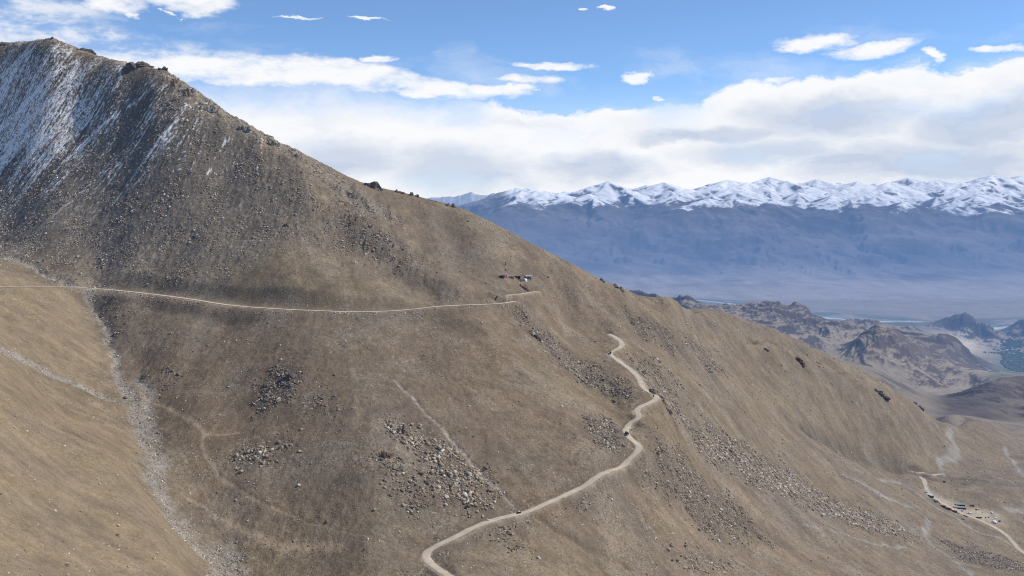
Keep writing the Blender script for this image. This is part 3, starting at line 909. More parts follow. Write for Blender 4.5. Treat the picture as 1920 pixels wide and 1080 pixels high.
for px, py, rx, ry in [(1895, 690, 45, 900), (1915, 700, 60, 900), (1880, 705, 30, 500), (1900, 655, 30, 300), (1860, 690, 20, 300)]:
    a, Yc, zc = vlm(px, py)
    m = fblob(px, py, rx, ry, Yc) * np.clip(.7 + .8 * fbm(X3, Y3, 220, 3, 830, .7), 0, 1)
    cf = mixv(cf, np.clip(m * 1.1, 0, 1) * .85 * (1 - steep), C(.045, .075, .042))
cf = mixv(cf, fblob(1800, 645, 45, 1200, 12300) * (1 - steep) * 1.0, C(.62, .52, .38))
cf = mixv(cf, fblob(1840, 737, 60, 700, 7600) * (1 - steep) * .5, C(.40, .34, .26))
# river flats: a green belt and a pale braided river along the valley
river_y = np.interp(A3, [ray(1150, 0)[0], ray(1300, 0)[0], ray(1450, 0)[0], ray(1560, 0)[0], ray(1700, 0)[0], ray(1900, 0)[0]], [19800, 19000, 17600, 16300, 15500, 15200]).astype(np.float32)
wob = 260 * fbm(X3, Y3, 1800, 4, 850, .6)
rd = (Y3 + wob - river_y)
cf = mixv(cf, (1 - sstep(1000, 2500, np.abs(rd + 300))) * np.clip(.75 + fbm(X3, Y3, 600, 3, 860, .7), 0, 1) * .85 * (1 - steep), C(.055, .085, .06))
cf = mixv(cf, np.exp(-((rd + 100) / 190) ** 2) * .9, C(.62, .62, .60))
cf = mixv(cf, np.exp(-((rd - 420) / 120) ** 2) * np.clip(.5 + big3, 0, 1) * .7, C(.42, .37, .30))
cf *= (1 + 2.0 * sstep(23000, 27000, Y3) * (r4 - .6) + .35 * sstep(23000, 27000, Y3) * big3)[..., None]
# fans of pale gravel on the far side
cf = mixv(cf, sstep(19500, 20500, Y3) * (1 - sstep(24500, 27500, Y3)) * np.clip(.65 + .5 * big3 + .5 * fbm(X3, Y3 * .25, 500, 3, 870), 0, 1) * .85, C(.40, .33, .28))
# snow
sl = 60 + 240 * fbm(X3, Y3, 1300, 5, 880, .7) - 120 * sstep(.1, .5, A3)
snow = sstep(-70, 90, Zf - sl) * (1 - .85 * sstep(.46, .78, slope + .14 * med3 - .22 * sstep(150, 480, Zf))) * (.12 + .88 * sstep(-.012, 0.0, A3)) * sstep(30000, 33000, Y3)
cf = mixv(cf, snow, C(.88, .89, .91))
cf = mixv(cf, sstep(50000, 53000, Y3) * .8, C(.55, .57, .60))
alpha = np.clip(.05 + .35 * steep * hills, 0, 1) * (Y3 < 9000)
hA = sstep(.405, .45, A3) * sstep(3700, 4300, Y3) * (1 - sstep(5300, 5900, Y3))
cf = mixv(cf, hA * np.clip(.8 + .4 * med3, 0, 1) * .85, C(.055, .042, .042))  # dark tint painted over this hill as a shadow lying on it
cf = mixv(cf, (Y3 < 5500) * (1 - hA) * .45, C(.15, .125, .10))
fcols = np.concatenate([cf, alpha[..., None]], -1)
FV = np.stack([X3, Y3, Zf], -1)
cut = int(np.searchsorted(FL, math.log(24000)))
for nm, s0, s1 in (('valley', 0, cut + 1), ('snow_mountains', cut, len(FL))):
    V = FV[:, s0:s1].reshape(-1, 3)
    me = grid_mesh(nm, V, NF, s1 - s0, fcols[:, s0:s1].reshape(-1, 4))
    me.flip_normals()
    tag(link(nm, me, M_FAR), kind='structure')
# plain reaching on to the horizon on all sides, far below
me = bpy.data.meshes.new('ground')
R = 150000
me.from_pydata([(-R, -R, -2600), (R, -R, -2600), (R, R, -2600), (-R, R, -2600)], [], [(0, 1, 2, 3)])
tag(link('ground', me, flat_mat('plain', (.22, .18, .14), .95, .2, .0005)), kind='structure')

# ------------------------------------------------------------------ road surfaces
m, N, bs, out = new_mat('dirt_road_surface')
tc = N.n('ShaderNodeNewGeometry')
n1 = N.n('ShaderNodeTexNoise'); n1.inputs['Scale'].default_value = .12; n1.inputs['Detail'].default_value = 6; n1.inputs['Roughness'].default_value = .7
N.l(tc.outputs['Position'], n1.inputs['Vector'])
at = N.n('ShaderNodeAttribute', attribute_name='col')
c = N.n('ShaderNodeVectorMath', operation='SCALE'); N.l(at.outputs['Color'], c.inputs[0]); N.l(N.mr(n1.outputs[0], .3, .7, .82, 1.18, False), c.inputs['Scale'])
N.l(c.outputs[0], bs.inputs['Base Color'])
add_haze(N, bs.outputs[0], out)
M_ROAD = m
for name, P, z, hw in road_paths:
    n = len(P)
    tan = np.gradient(P, axis=0); tan /= np.linalg.norm(tan, axis=1)[:, None] + 1e-9
    nor = np.stack([-tan[:, 1], tan[:, 0]], 1)
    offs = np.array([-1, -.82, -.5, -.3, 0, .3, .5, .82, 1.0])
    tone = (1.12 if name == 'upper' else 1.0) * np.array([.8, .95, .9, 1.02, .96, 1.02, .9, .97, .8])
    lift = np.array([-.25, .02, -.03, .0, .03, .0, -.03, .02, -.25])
    s = np.arange(n) * 2.0
    wv = hw * (1 + .17 * np.array(perlin(s / 14, s * 0 + hw * 7, 3)) + .06 * np.array(perlin(s / 4, s * 0 + 3, 5)))
    V = np.zeros((n, 9, 3)); Cc = np.zeros((n, 9, 3), np.float32)
    for j in range(9):
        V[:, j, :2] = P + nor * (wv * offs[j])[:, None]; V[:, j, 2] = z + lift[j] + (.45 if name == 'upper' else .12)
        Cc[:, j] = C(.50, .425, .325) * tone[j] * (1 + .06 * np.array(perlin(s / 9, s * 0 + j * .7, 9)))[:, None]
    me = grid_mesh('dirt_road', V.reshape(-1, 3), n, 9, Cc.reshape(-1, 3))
    tag(link('dirt_road', me, M_ROAD), kind='structure')
#@@PART2

# ------------------------------------------------------------------ loose rock
def ico(sub=0):
    p = (1 + 5 ** .5) / 2
    v = [(-1, p, 0), (1, p, 0), (-1, -p, 0), (1, -p, 0), (0, -1, p), (0, 1, p), (0, -1, -p), (0, 1, -p), (p, 0, -1), (p, 0, 1), (-p, 0, -1), (-p, 0, 1)]
    f = [(0, 11, 5), (0, 5, 1), (0, 1, 7), (0, 7, 10), (0, 10, 11), (1, 5, 9), (5, 11, 4), (11, 10, 2), (10, 7, 6), (7, 1, 8),
         (3, 9, 4), (3, 4, 2), (3, 2, 6), (3, 6, 8), (3, 8, 9), (4, 9, 5), (2, 4, 11), (6, 2, 10), (8, 6, 7), (9, 8, 1)]
    v = [np.array(q, float) / np.linalg.norm(q) for q in v]
    for _ in range(sub):
        cache = {}; nf = []

        def mid(a, b):
            k = (min(a, b), max(a, b))
            if k not in cache:
                q = v[a] + v[b]; v.append(q / np.linalg.norm(q)); cache[k] = len(v) - 1
            return cache[k]
        for a, b, c in f:
            ab, bc, ca = mid(a, b), mid(b, c), mid(c, a)
            nf += [(a, ab, ca), (b, bc, ab), (c, ca, bc), (ab, bc, ca)]
        f = nf
    return np.array(v, np.float32), np.array(f, np.int32)


def chop(v, rng, cuts=5, lo=.45, hi=.8):
    """flatten a ball on random planes: an angular block"""
    v = v.copy()
    for _ in range(cuts):
        n = rng.standard_normal(3); n /= np.linalg.norm(n)
        h = rng.uniform(lo, hi)
        d = v @ n
        v -= np.maximum(d - h, 0)[:, None] * n[None]
    return v


IV, IF = ico(0); IV1, IF1 = ico(1); IV2, IF2 = ico(2)
TEMPL = [chop(IV, np.random.default_rng(100 + k), 4, .5, .85).astype(np.float32) for k in range(12)]


def rock_sheet(name, X, Y, R, colr, mat):
    """very many small stones as one mesh"""
    n = len(X)
    Zp = near_z(X, Y)
    nv = len(IV)
    V = np.empty((n, nv, 3), np.float32)
    T = np.array(TEMPL)[RNG.integers(0, len(TEMPL), n)]
    ang = RNG.random(n) * 2 * math.pi; ca, sa_ = np.cos(ang), np.sin(ang)
    tilt = RNG.normal(0, .5, n); ct, s_t = np.cos(tilt), np.sin(tilt)
    sx = RNG.uniform(.8, 1.5, n); sy = RNG.uniform(.7, 1.1, n); sz = RNG.uniform(.5, .95, n)
    x = T[..., 0] * sx[:, None]; y = T[..., 1] * sy[:, None]; z = T[..., 2] * sz[:, None]
    x, z = x * ct[:, None] - z * s_t[:, None], x * s_t[:, None] + z * ct[:, None]
    x, y = x * ca[:, None] - y * sa_[:, None], x * sa_[:, None] + y * ca[:, None]
    V[..., 0] = x * R[:, None] + X[:, None]; V[..., 1] = y * R[:, None] + Y[:, None]; V[..., 2] = z * R[:, None] + (Zp + R * .12)[:, None]
    Fc = (IF[None] + (np.arange(n, dtype=np.int32) * nv)[:, None, None]).reshape(-1)
    nf = n * len(IF)
    me = bpy.data.meshes.new(name)
    me.vertices.add(n * nv); me.vertices.foreach_set('co', V.ravel())
    me.loops.add(nf * 3); me.loops.foreach_set('vertex_index', Fc)
    me.polygons.add(nf); me.polygons.foreach_set('loop_start', np.arange(0, nf * 3, 3, dtype=np.int32)); me.polygons.foreach_set('loop_total', np.full(nf, 3, np.int32))
    me.update(calc_edges=True)
    at = me.color_attributes.new('col', 'FLOAT_COLOR', 'POINT')
    c = np.ones((n, nv, 4), np.float32); c[..., :3] = colr[:, None, :]
    at.data.foreach_set('color', c.ravel())
    return link(name, me, mat)


def stone_mat(name, scale, amt=.25):
    m, N, bs, out = new_mat(name)
    at = N.n('ShaderNodeAttribute', attribute_name='col'); g = N.n('ShaderNodeNewGeometry')
    n1 = N.n('ShaderNodeTexNoise'); n1.inputs['Scale'].default_value = scale; n1.inputs['Detail'].default_value = 4; n1.inputs['Roughness'].default_value = .7
    N.l(g.outputs['Position'], n1.inputs['Vector'])
    c = N.n('ShaderNodeVectorMath', operation='SCALE'); N.l(at.outputs['Color'], c.inputs[0]); N.l(N.mr(n1.outputs[0], .3, .7, 1 - amt, 1 + amt, False), c.inputs['Scale'])
    N.l(c.outputs[0], bs.inputs['Base Color'])
    bp = N.n('ShaderNodeBump'); bp.inputs['Strength'].default_value = .8; bp.inputs['Distance'].default_value = .25 / scale
    N.l(n1.outputs[0], bp.inputs['Height']); N.l(bp.outputs[0], bs.inputs['Normal'])
    add_haze(N, bs.outputs[0], out)
    return m


M_STONE = stone_mat('stone', 1.2)
M_CRAG = stone_mat('crag_rock', .5, .35)
PAL = np.array([(.43, .36, .275), (.35, .29, .22), (.27, .225, .165), (.205, .168, .125), (.32, .24, .165), (.58, .53, .45), (.13, .105, .082)], np.float32)


def scatter(n, fn, lo=430, hi=2900, pa_=(-.55, .56)):
    """n trial points spread evenly over the picture's share of ground; kept where fn(X, Y) says"""
    a = RNG.uniform(*pa_, n); l = RNG.uniform(math.log(lo), math.log(hi), n)
    Y = np.exp(l); X = a * Y
    keep = RNG.random(n) < fn(X, Y)
    keep &= np.array(gsample(RDG, X, Y)) > .5
    return X[keep], Y[keep]


# a world grid that is 0 on the roads
RDG = np.ones(WX.shape, np.float32)
for name, P, z, hw in road_paths:
    for x, y in P:
        i = int((x - GX0) / GS); j = int((y - GY0) / GS)
        RDG[max(i - 2, 0):i + 4, max(j - 2, 0):j + 4] = 0


def logn(n, med_, sig, lo, hi):
    return np.clip(med_ * np.exp(RNG.normal(0, sig, n)), lo, hi)


def pick(n, w_):
    w_ = np.array(w_, float); w_ /= w_.sum()
    c = PAL[RNG.choice(len(PAL), n, p=w_)]
    return c * RNG.uniform(.85, 1.15, (n, 1)).astype(np.float32)


def sample_mask(n, W_):
    """n points spread over the world grid in proportion to a weight"""
    w_ = (W_ * RDG).ravel().astype(np.float64); w_ = np.cumsum(w_); w_ /= w_[-1]
    k = np.searchsorted(w_, RNG.random(n))
    i, j = np.unravel_index(np.minimum(k, W_.size - 1), W_.shape)
    return gx[i] + RNG.uniform(0, GS, n), gy[j] + RNG.uniform(0, GS, n)


cl = lambda X, Y: np.clip(.5 + .9 * fbm(X, Y, 22, 3, 900, .7), 0, 1)
# open slopes
WW = np.clip(.05 + .55 * Z['rocky'] + .5 * Z['ridgeband'] + .2 * Z['golden_ridge'] - .12 * Z['gold'] - .2 * Z['knoll'], .012, 1) * np.clip(.45 + 1.1 * fbm(WX, WY, 38, 4, 905, .7), .05, 1) ** 1.5 / np.maximum(WY / 1000, .6) ** 1.4
WW *= (np.abs(WX / WY) < .57) * (WY < 2700)
X, Y = sample_mask(110000, WW)
R = logn(len(X), .35, .6, .2, 1.7) * np.clip(Y / 1150, .6, 1.9)
tag(rock_sheet('scree', X, Y, R, pick(len(X), [5, 4, 3, 1, 3, 2.5, .3]), M_STONE), 'loose small stones strewn over the open brown slopes', 'scree', kind='stuff')
# rubble fields
CLW = np.clip(.45 + .9 * fbm(WX, WY, 16, 3, 900, .7), 0, 1) ** 2
X, Y = sample_mask(38000, SP ** 1.6 * CLW / np.maximum(WY / 1000, .6) ** 1.2)
R = logn(len(X), .50, .7, .24, 3.0)
tag(rock_sheet('rubble', X, Y, R, pick(len(X), [4, 4, 3, 2, 3, 2, 1.5]), M_STONE), 'pale broken rubble lying in tongues down the slopes', 'rubble', kind='stuff')
X, Y = sample_mask(42000, SD ** 1.6 * CLW / np.maximum(WY / 1000, .6) ** 1.2)
R = logn(len(X), .50, .6, .24, 2.4)
tag(rock_sheet('rubble', X, Y, R, pick(len(X), [1, 2, 3, 4, 2, .8, 5]), M_STONE), 'dark grey broken rock patches on the mountain face', 'rubble', kind='stuff')
X, Y = scatter(260000, lambda X, Y: np.clip(np.exp(-(gsample(np.minimum(np.minimum(g1, g2), g3), X, Y) * .9) ** 2) * cl(X, Y), 0, 1) * .9, 600, 1800, (-.6, -.2))
R = logn(len(X), .45, .5, .22, 1.6)
tag(rock_sheet('gravel', X, Y, R, pick(len(X), [4, 4, 3, 2, 1, 4, 1]), M_STONE), 'grey gravel and cobbles filling the dry gullies on the left', 'gravel', kind='stuff')


RDN = np.zeros(WX.shape, np.float32)
for name, P, z, hw in road_paths:
    if name in ('lower', 'upper', 'zig'):
        for x, y in P:
            i = int((x - GX0) / GS); j = int((y - GY0) / GS)
            RDN[i - 1:i + 3, max(j - 7, 0):j] = 1
X, Y = sample_mask(5200, RDN * np.clip(.4 + 1.2 * fbm(WX, WY, 25, 3, 915, .7), 0, 1) ** 2)
R = logn(len(X), .38, .5, .2, 1.3)
tag(rock_sheet('rubble', X, Y, R, pick(len(X), [4, 4, 3, 2, 2, 2, 2]), M_STONE), 'spilled stones on the bank below the dirt roads', 'rubble', kind='stuff')
X, Y = scatter(15000, lambda X, Y: .25 + .0 * X)
R = logn(len(X), .55, .5, .3, 1.9)
tag(rock_sheet('stones', X, Y, R, pick(len(X), [4, 3, 2, 1, 2, 5, 2]), M_STONE), 'pale stones lying singly all over the slopes', 'stones', kind='stuff')


# single boulders
def rock_mesh(name, seed, r, col_, flat_=.75, sub=1, cuts=7):
    rng = np.random.default_rng(seed)
    bv, bf = (IV1, IF1) if sub == 1 else (IV2, IF2)
    v = chop(bv, rng, cuts, .45, .8)
    v = v * np.array([rng.uniform(.95, 1.35), rng.uniform(.75, 1.0), flat_]) * r
    me = bpy.data.meshes.new(name)
    me.from_pydata(v.tolist(), [], bf.tolist())
    at = me.color_attributes.new('col', 'FLOAT_COLOR', 'POINT')
    at.data.foreach_set('color', np.tile(np.array([*col_, 1], np.float32), (len(v), 1)).ravel())
    me.materials.append(M_STONE)
    return me


RM = [rock_mesh('boulder', 300 + k, 1.0, PAL[k % 7] * 1.05, .7 + .03 * (k % 5)) for k in range(21)]


def put_boulder(px, py, r, label, group=None, k=None, lift=.3):
    p = hit(px, py)
    o = link('boulder', RM[(k if k is not None else random.randrange(21))])
    o.location = (p.x, p.y, p.z + r * lift); o.scale = (r, r, r)
    o.rotation_euler = (random.uniform(-.4, .4), random.uniform(-.4, .4), random.uniform(0, 6.28))
    tag(o, label, 'boulder', group)
    return o


UNIQ = [
    (836, 933, 2.9, 'large pale block standing alone near the foot of the rubble tongue', 5),
    (756, 948, 2.3, 'big pale grey boulder at the lower end of the darker rubble patch', 0),
    (941, 929, 1.9, 'pale round boulder beside the narrow pale rill just above the lower road', 5),
    (858, 899, 2.2, 'long flat pale slab in the middle of the rubble tongue', 5),
    (703, 957, 1.9, 'pale pointed boulder on grass left of the darker rubble patch', 0),
    (561, 911, 1.9, 'white boulder standing alone on the brown slope left of centre', 12),
    (613, 979, 2.0, 'reddish brown boulder on grass above the hairpin bend', 4),
    (356, 988, 1.7, 'tan boulder sitting on the edge of the grey gravel gully', 4),
    (356, 926, 1.3, 'small white boulder on the crest between the gully and the dark slope', 5),
    (294, 1037, 1.1, 'pale boulder on the golden slope near the bottom of the picture', 5),
    (183, 900, 1.0, 'small white boulder in the middle of the golden slope', 12),
    (122, 837, 1.2, 'flat whitish boulder high on the golden slope', 12),
    (51, 809, 1.1, 'white slab on the golden slope near the left edge', 5),
    (18, 946, .9, 'low white slab at the left edge of the golden slope', 12),
    (1389, 863, 2.6, 'long pale slab within the rubble band right of the road', 5),
    (683, 1032, 1.2, 'dark brown boulder on grass left of the hairpin bend', 3),
    (914, 976, 1.6, 'pale boulder at the upper edge of the lower road', 0),
    (1147, 938, 1.8, 'group of pale split blocks below the road bank', 5),
    (235, 747, 2.6, 'dark broken block at the meeting of the two gullies', 6),
    (145, 482, 2.2, 'whitish boulder on the scree above the left end of the upper road', 5),
    (888, 819, 1.6, 'dark lone boulder on the smooth brown slope above the road', 6),
]
for px, py, r, lab, k in UNIQ:
    put_boulder(px, py, r, lab, None, k)
GROUPS = [
    (90, [(740, 797), (775, 795), (830, 835), (885, 880), (945, 950), (900, 975), (800, 870), (760, 835)], (1.1, 2.3), 'pale angular boulder in the rubble tongue above the lower road', 'boulders of the pale rubble tongue', [0, 1, 4, 5, 7, 8]),
    (45, [(708, 842), (735, 852), (790, 905), (800, 955), (745, 960), (718, 905)], (1.0, 1.9), 'brown boulder in the darker rubble patch left of the pale tongue', 'boulders of the darker rubble patch', [1, 2, 3, 6, 9, 11]),
    (30, [(490, 695), (555, 692), (558, 740), (515, 765), (475, 790), (470, 755)], (1.0, 2.0), 'dark boulder in the rocky patch below the upper road', 'boulders of the rocky patch below the upper road', [2, 3, 6, 10]),
    (18, [(452, 848), (490, 838), (508, 872), (470, 878)], (1.0, 1.8), 'pale boulder in the small rubble patch left of centre', 'boulders of the small rubble patch left of centre', [0, 1, 5]),
    (45, [(1240, 758), (1262, 768), (1500, 910), (1700, 1000), (1680, 1005), (1430, 905)], (1.2, 2.4), 'pale boulder in the long rubble band right of the road', 'boulders of the long rubble band', [0, 1, 5, 8, 12]),
    (22, [(910, 993), (955, 998), (1008, 1032), (950, 1038)], (.9, 1.6), 'brown boulder in the rubble patch below the lower road', 'boulders below the lower road', [1, 2, 4, 8]),
    (22, [(1040, 940), (1180, 900), (1200, 980), (1080, 990)], (.7, 1.4), 'pale scattered boulder on the grassy slope below the road', 'scattered boulders below the road', [0, 5, 7]),
]


def inpoly(x, y, P):
    c = False
    for k in range(len(P)):
        x0, y0 = P[k]; x1, y1 = P[(k + 1) % len(P)]
        if (y0 > y) != (y1 > y) and x < (x1 - x0) * (y - y0) / (y1 - y0) + x0:
            c = not c
    return c


for n, P, (r0, r1), lab, grp, ks in GROUPS:
    xs = [p[0] for p in P]; ys = [p[1] for p in P]
    k = 0
    while k < n:
        x, y = random.uniform(min(xs), max(xs)), random.uniform(min(ys), max(ys))
        if inpoly(x, y, P):
            put_boulder(x, y, r0 + (r1 - r0) * random.random() ** 2, lab, grp, random.choice(ks)); k += 1


# outcrops: jagged knots of rock grown from one base
def outcrop(px, py, wpx, hpx, label, seed, tone=(.15, .125, .10), n=9, along=None, lift=.0):
    p = hit(px, py)
    s = p.y / F
    rng = np.random.default_rng(seed)
    V = []; Fc = []; off = 0
    for k in range(n):
        v = chop(IV2, rng, 9, .35, .75)
        w_ = wpx * s * rng.uniform(.14, .32); h = hpx * s * rng.uniform(.5, 1.15)
        u = rng.uniform(-.5, .5) * wpx * s * .8
        h *= 1.15 - 1.2 * abs(u) / (wpx * s)
        v = v * np.array([w_, w_ * .9, h])
        t = rng.normal(0, .18)
        v[:, 0] += v[:, 2] * t
        x = p.x + u; y = p.y + rng.uniform(-.3, .5) * w_
        z0 = float(near_z(np.array([x]), np.array([y]))[0])
        v = v + np.array([x, y, z0 - h * .15])
        V.append(v - np.array(p)); Fc.append(IF2 + off); off += len(v)
    V = np.concatenate(V); Fc = np.concatenate(Fc)
    me = bpy.data.meshes.new('rock_outcrop')
    me.from_pydata(V.tolist(), [], Fc.tolist())
    at = me.color_attributes.new('col', 'FLOAT_COLOR', 'POINT')
    cc = np.ones((len(V), 4), np.float32); cc[:, :3] = np.array(tone) * rng.uniform(.75, 1.3, (len(V), 1))
    at.data.foreach_set('color', cc.ravel())
    o = link('rock_outcrop', me, M_CRAG); o.location = p
    tag(o, label, 'rock outcrop')
    return o


outcrop(700, 352, 34, 14, 'dark jagged crag, widest of those breaking the skyline on the long ridge', 1, n=13)
outcrop(716, 357, 14, 9, 'small dark crag at the right foot of the widest skyline crag', 12, n=5)
outcrop(778, 368, 16, 15, 'dark pointed crag standing alone on the skyline halfway down the ridge', 2, n=7)
outcrop(846, 387, 20, 8, 'low dark crag on the skyline where the ridge meets the blue range', 3, n=7)
outcrop(745, 360, 24, 7, 'flat rocky rib on the skyline between two crags', 13, n=7, tone=(.14, .12, .10))
outcrop(1128, 526, 16, 6, 'thin dark ledge on the skyline above the blue valley', 4, n=6)
outcrop(1160, 541, 22, 6, 'dark ledge on the skyline right of the thin one', 5, n=8)
outcrop(255, 123, 54, 11, 'row of dark crags along the summit ridge between the peak and its shoulder', 6, tone=(.13, .11, .09), n=16)
outcrop(163, 96, 36, 9, 'dark crags on the summit ridge just right of the peak', 7, tone=(.13, .11, .09), n=10)
outcrop(305, 131, 18, 12, 'dark crag on the shoulder where the long ridge begins to descend', 8, tone=(.09, .075, .065), n=8)
outcrop(5, 84, 12, 5, 'dark crag on the skyline at the left edge', 9, tone=(.13, .11, .09), n=5)
outcrop(326, 160, 14, 20, 'orange brown rock face just below the shoulder', 14, tone=(.30, .20, .12), n=10)
outcrop(352, 178, 26, 16, 'tan rock rib descending from the shoulder', 15, tone=(.25, .20, .15), n=12)
outcrop(395, 208, 26, 14, 'pale grey rock rib on the ridge below the tan one', 16, tone=(.27, .24, .20), n=12)
outcrop(462, 248, 30, 12, 'grey broken rock rib halfway along the upper ridge', 17, tone=(.22, .20, .17), n=12)
outcrop(515, 272, 24, 10, 'grey broken rock rib lowest on the upper ridge', 18, tone=(.22, .19, .16), n=10)
outcrop(1246, 758, 30, 7, 'dark brown rock face beside the sharp bend of the lower road', 19, tone=(.09, .065, .05), n=10)
outcrop(1222, 735, 12, 8, 'dark rocky cut bank above the sharp bend', 20, tone=(.10, .08, .065), n=7)
outcrop(1655, 742, 34, 7, 'long dark outcrop on the far brown shoulder', 21, tone=(.07, .055, .04), n=11)
outcrop(1722, 760, 26, 8, 'dark outcrop at the tip of the far shoulder', 22, tone=(.08, .065, .05), n=8)
outcrop(1497, 676, 28, 5, 'dark red outcrop high on the far shoulder', 23, tone=(.10, .055, .04), n=9)
outcrop(1434, 654, 16, 4, 'small dark outcrop left of the dark red one', 24, tone=(.08, .065, .05), n=6)
outcrop(538, 424, 12, 9, 'dark boulder knot in the middle of the great scree slope', 25, tone=(.06, .05, .045), n=6)
outcrop(1003, 632, 26, 10, 'dark rock knot on the slope below the end of the upper road', 26, tone=(.09, .075, .065), n=10)
outcrop(985, 541, 22, 8, 'reddish rock bank right above the short upper road piece', 27, tone=(.20, .13, .09), n=8)
outcrop(540, 710, 26, 16, 'dark craggy knot at the top of the rocky patch below the upper road', 28, tone=(.13, .11, .09), n=12)
outcrop(755, 812, 24, 16, 'brown craggy head of the pale rubble tongue', 29, tone=(.20, .155, .115), n=12)
outcrop(722, 856, 24, 12, 'dark brown craggy head of the darker rubble patch', 30, tone=(.12, .085, .06), n=10)


# ------------------------------------------------------------------ small builders
class MB:
    def __init__(s):
        s.v = []; s.f = []

    def add(s, v, f):
        o = len(s.v); s.v += [tuple(q) for q in v]; s.f += [tuple(i + o for i in q) for q in f]; return s

    def box(s, x0, x1, y0, y1, z0, z1, tx=0., ty=0.):
        """box whose top is drawn in by tx, ty"""
        v = [(x0, y0, z0), (x1, y0, z0), (x1, y1, z0), (x0, y1, z0), (x0 + tx, y0 + ty, z1), (x1 - tx, y0 + ty, z1), (x1 - tx, y1 - ty, z1), (x0 + tx, y1 - ty, z1)]
        return s.add(v, [(3, 2, 1, 0), (4, 5, 6, 7), (0, 1, 5, 4), (1, 2, 6, 5), (2, 3, 7, 6), (3, 0, 4, 7)])

    def prism(s, prof, x0, x1):
        """profile in y,z pushed along x"""
        n = len(prof)
        v = [(x0, y, z) for y, z in prof] + [(x1, y, z) for y, z in prof]
        f = [tuple(range(n))[::-1], tuple(range(n, 2 * n))] + [(i, (i + 1) % n, n + (i + 1) % n, n + i) for i in range(n)]
        return s.add(v, f)

    def cyl(s, c, r, ax, h, n=14):
        v = []
        for e in (-h / 2, h / 2):
            for k in range(n):
                a = 2 * math.pi * k / n
                q = [0, 0, 0]; q[ax] = e; q[(ax + 1) % 3] = r * math.cos(a); q[(ax + 2) % 3] = r * math.sin(a)
                v.append((c[0] + q[0], c[1] + q[1], c[2] + q[2]))
        return s.add(v, [tuple(range(n))[::-1], tuple(range(n, 2 * n))] + [(i, (i + 1) % n, n + (i + 1) % n, n + i) for i in range(n)])

    def bar(s, a, b, r):
        a = Vector(a); b = Vector(b); d = (b - a).normalized()
        u = d.orthogonal().normalized(); w_ = d.cross(u)
        v = [a + (u * i + w_ * j) * r for i, j in ((-1, -1), (1, -1), (1, 1), (-1, 1))] + [b + (u * i + w_ * j) * r for i, j in ((-1, -1), (1, -1), (1, 1), (-1, 1))]
        return s.add(v, [(3, 2, 1, 0), (4, 5, 6, 7), (0, 1, 5, 4), (1, 2, 6, 5), (2, 3, 7, 6), (3, 0, 4, 7)])

    def build(s, name, mat, parent=None, bev=0.):
        me = bpy.data.meshes.new(name); me.from_pydata(s.v, [], s.f); me.update()
        o = link(name, me, mat, parent)
        if bev:
            b = o.modifiers.new('bevel', 'BEVEL'); b.width = bev; b.segments = 2
        return o


def empty(name, loc, rz, label, cat, group=None):
    o = bpy.data.objects.new(name, None); COL.objects.link(o); o.location = loc; o.rotation_euler = (0, 0, rz)
    return tag(o, label, cat, group)


K = {}
for nm, c, r in [('white', (.80, .80, .78), .5), ('maroon', (.17, .055, .055), .8), ('blue', (.10, .22, .38), .6), ('tarp', (.22, .235, .20), .9), ('dark', (.035, .032, .032), .8), ('brown', (.07, .045, .035), .8),
                 ('stonewall', (.30, .25, .19), .95), ('roofgreen', (.28, .31, .27), .7), ('mud', (.40, .34, .26), .95), ('tyre', (.02, .02, .02), .9), ('glass', (.03, .035, .04), .15), ('metal', (.55, .62, .70), .35),
                 ('carblack', (.02, .022, .026), .3), ('truckorange', (.22, .075, .03), .6), ('canvas', (.10, .10, .08), .9), ('red', (.45, .06, .05), .6), ('mastwhite', (.75, .74, .72), .6), ('pink', (.60, .30, .32), .7), ('rooftin', (.62, .66, .70), .45),
                 ('town', (.70, .68, .64), .8), ('leaf', (.075, .105, .055), .9), ('door', (.05, .04, .035), .8), ('lamp', (.8, .8, .75), .2)]:
    K[nm] = flat_mat(nm, c, r, .10, .8)


def shed(px, py, L, Wd, H, rz, label, wallm, roofm, name='shed', cat='shed', rise=.9, doors=1, wins=2, group=None):
    p = hit(px, py)
    t = empty(name, p, rz, label, cat, group)
    MB().box(-L / 2, L / 2, -Wd / 2, Wd / 2, -2.5, H).build('wall', K[wallm], t)
    o = .35
    MB().prism([(-Wd / 2 - o, H + .01), (Wd / 2 + o, H + .01), (0, H + rise)], -L / 2 - o, L / 2 + o).build('roof', K[roofm], t)
    for k in range(doors):
        x = -L / 2 + L * (k + .5) / doors
        MB().box(x - .5, x + .5, -Wd / 2 - .05, -Wd / 2 + .02, .0, 2.0).build('door', K['door'], t)
    for k in range(wins):
        x = -L / 2 + L * (k + .5) / wins + 1.6
        if x + .5 < L / 2:
            f_ = MB().box(x - .5, x + .5, -Wd / 2 - .06, -Wd / 2 + .02, 1.0, 1.9).build('window', K['mastwhite'], t)
            MB().box(x - .4, x + .4, -Wd / 2 - .08, -Wd / 2 - .05, 1.1, 1.8).build('pane', K['glass'], f_)
    return t


def quonset(px, py, L, r, rz, label, mat, endm='white', cat='hut', name='arched_hut'):
    p = hit(px, py)
    t = empty(name, p, rz, label, cat)
    pr = [(-r, -1.5)] + [(-r * math.cos(a), r * math.sin(a)) for a in np.linspace(0, math.pi, 15)] + [(r, -1.5)]
    MB().prism(pr, -L / 2, L / 2).build('shell', K[mat], t)
    pr2 = [(y * .93, z * .93) for y, z in pr]
    MB().prism(pr2, -L / 2 - .06, -L / 2 + .02).build('end_wall', K[endm], t)
    MB().box(-L / 2 - .12, -L / 2 - .05, -.5, .5, 0, 1.9).build('door', K['door'], t)
    return t


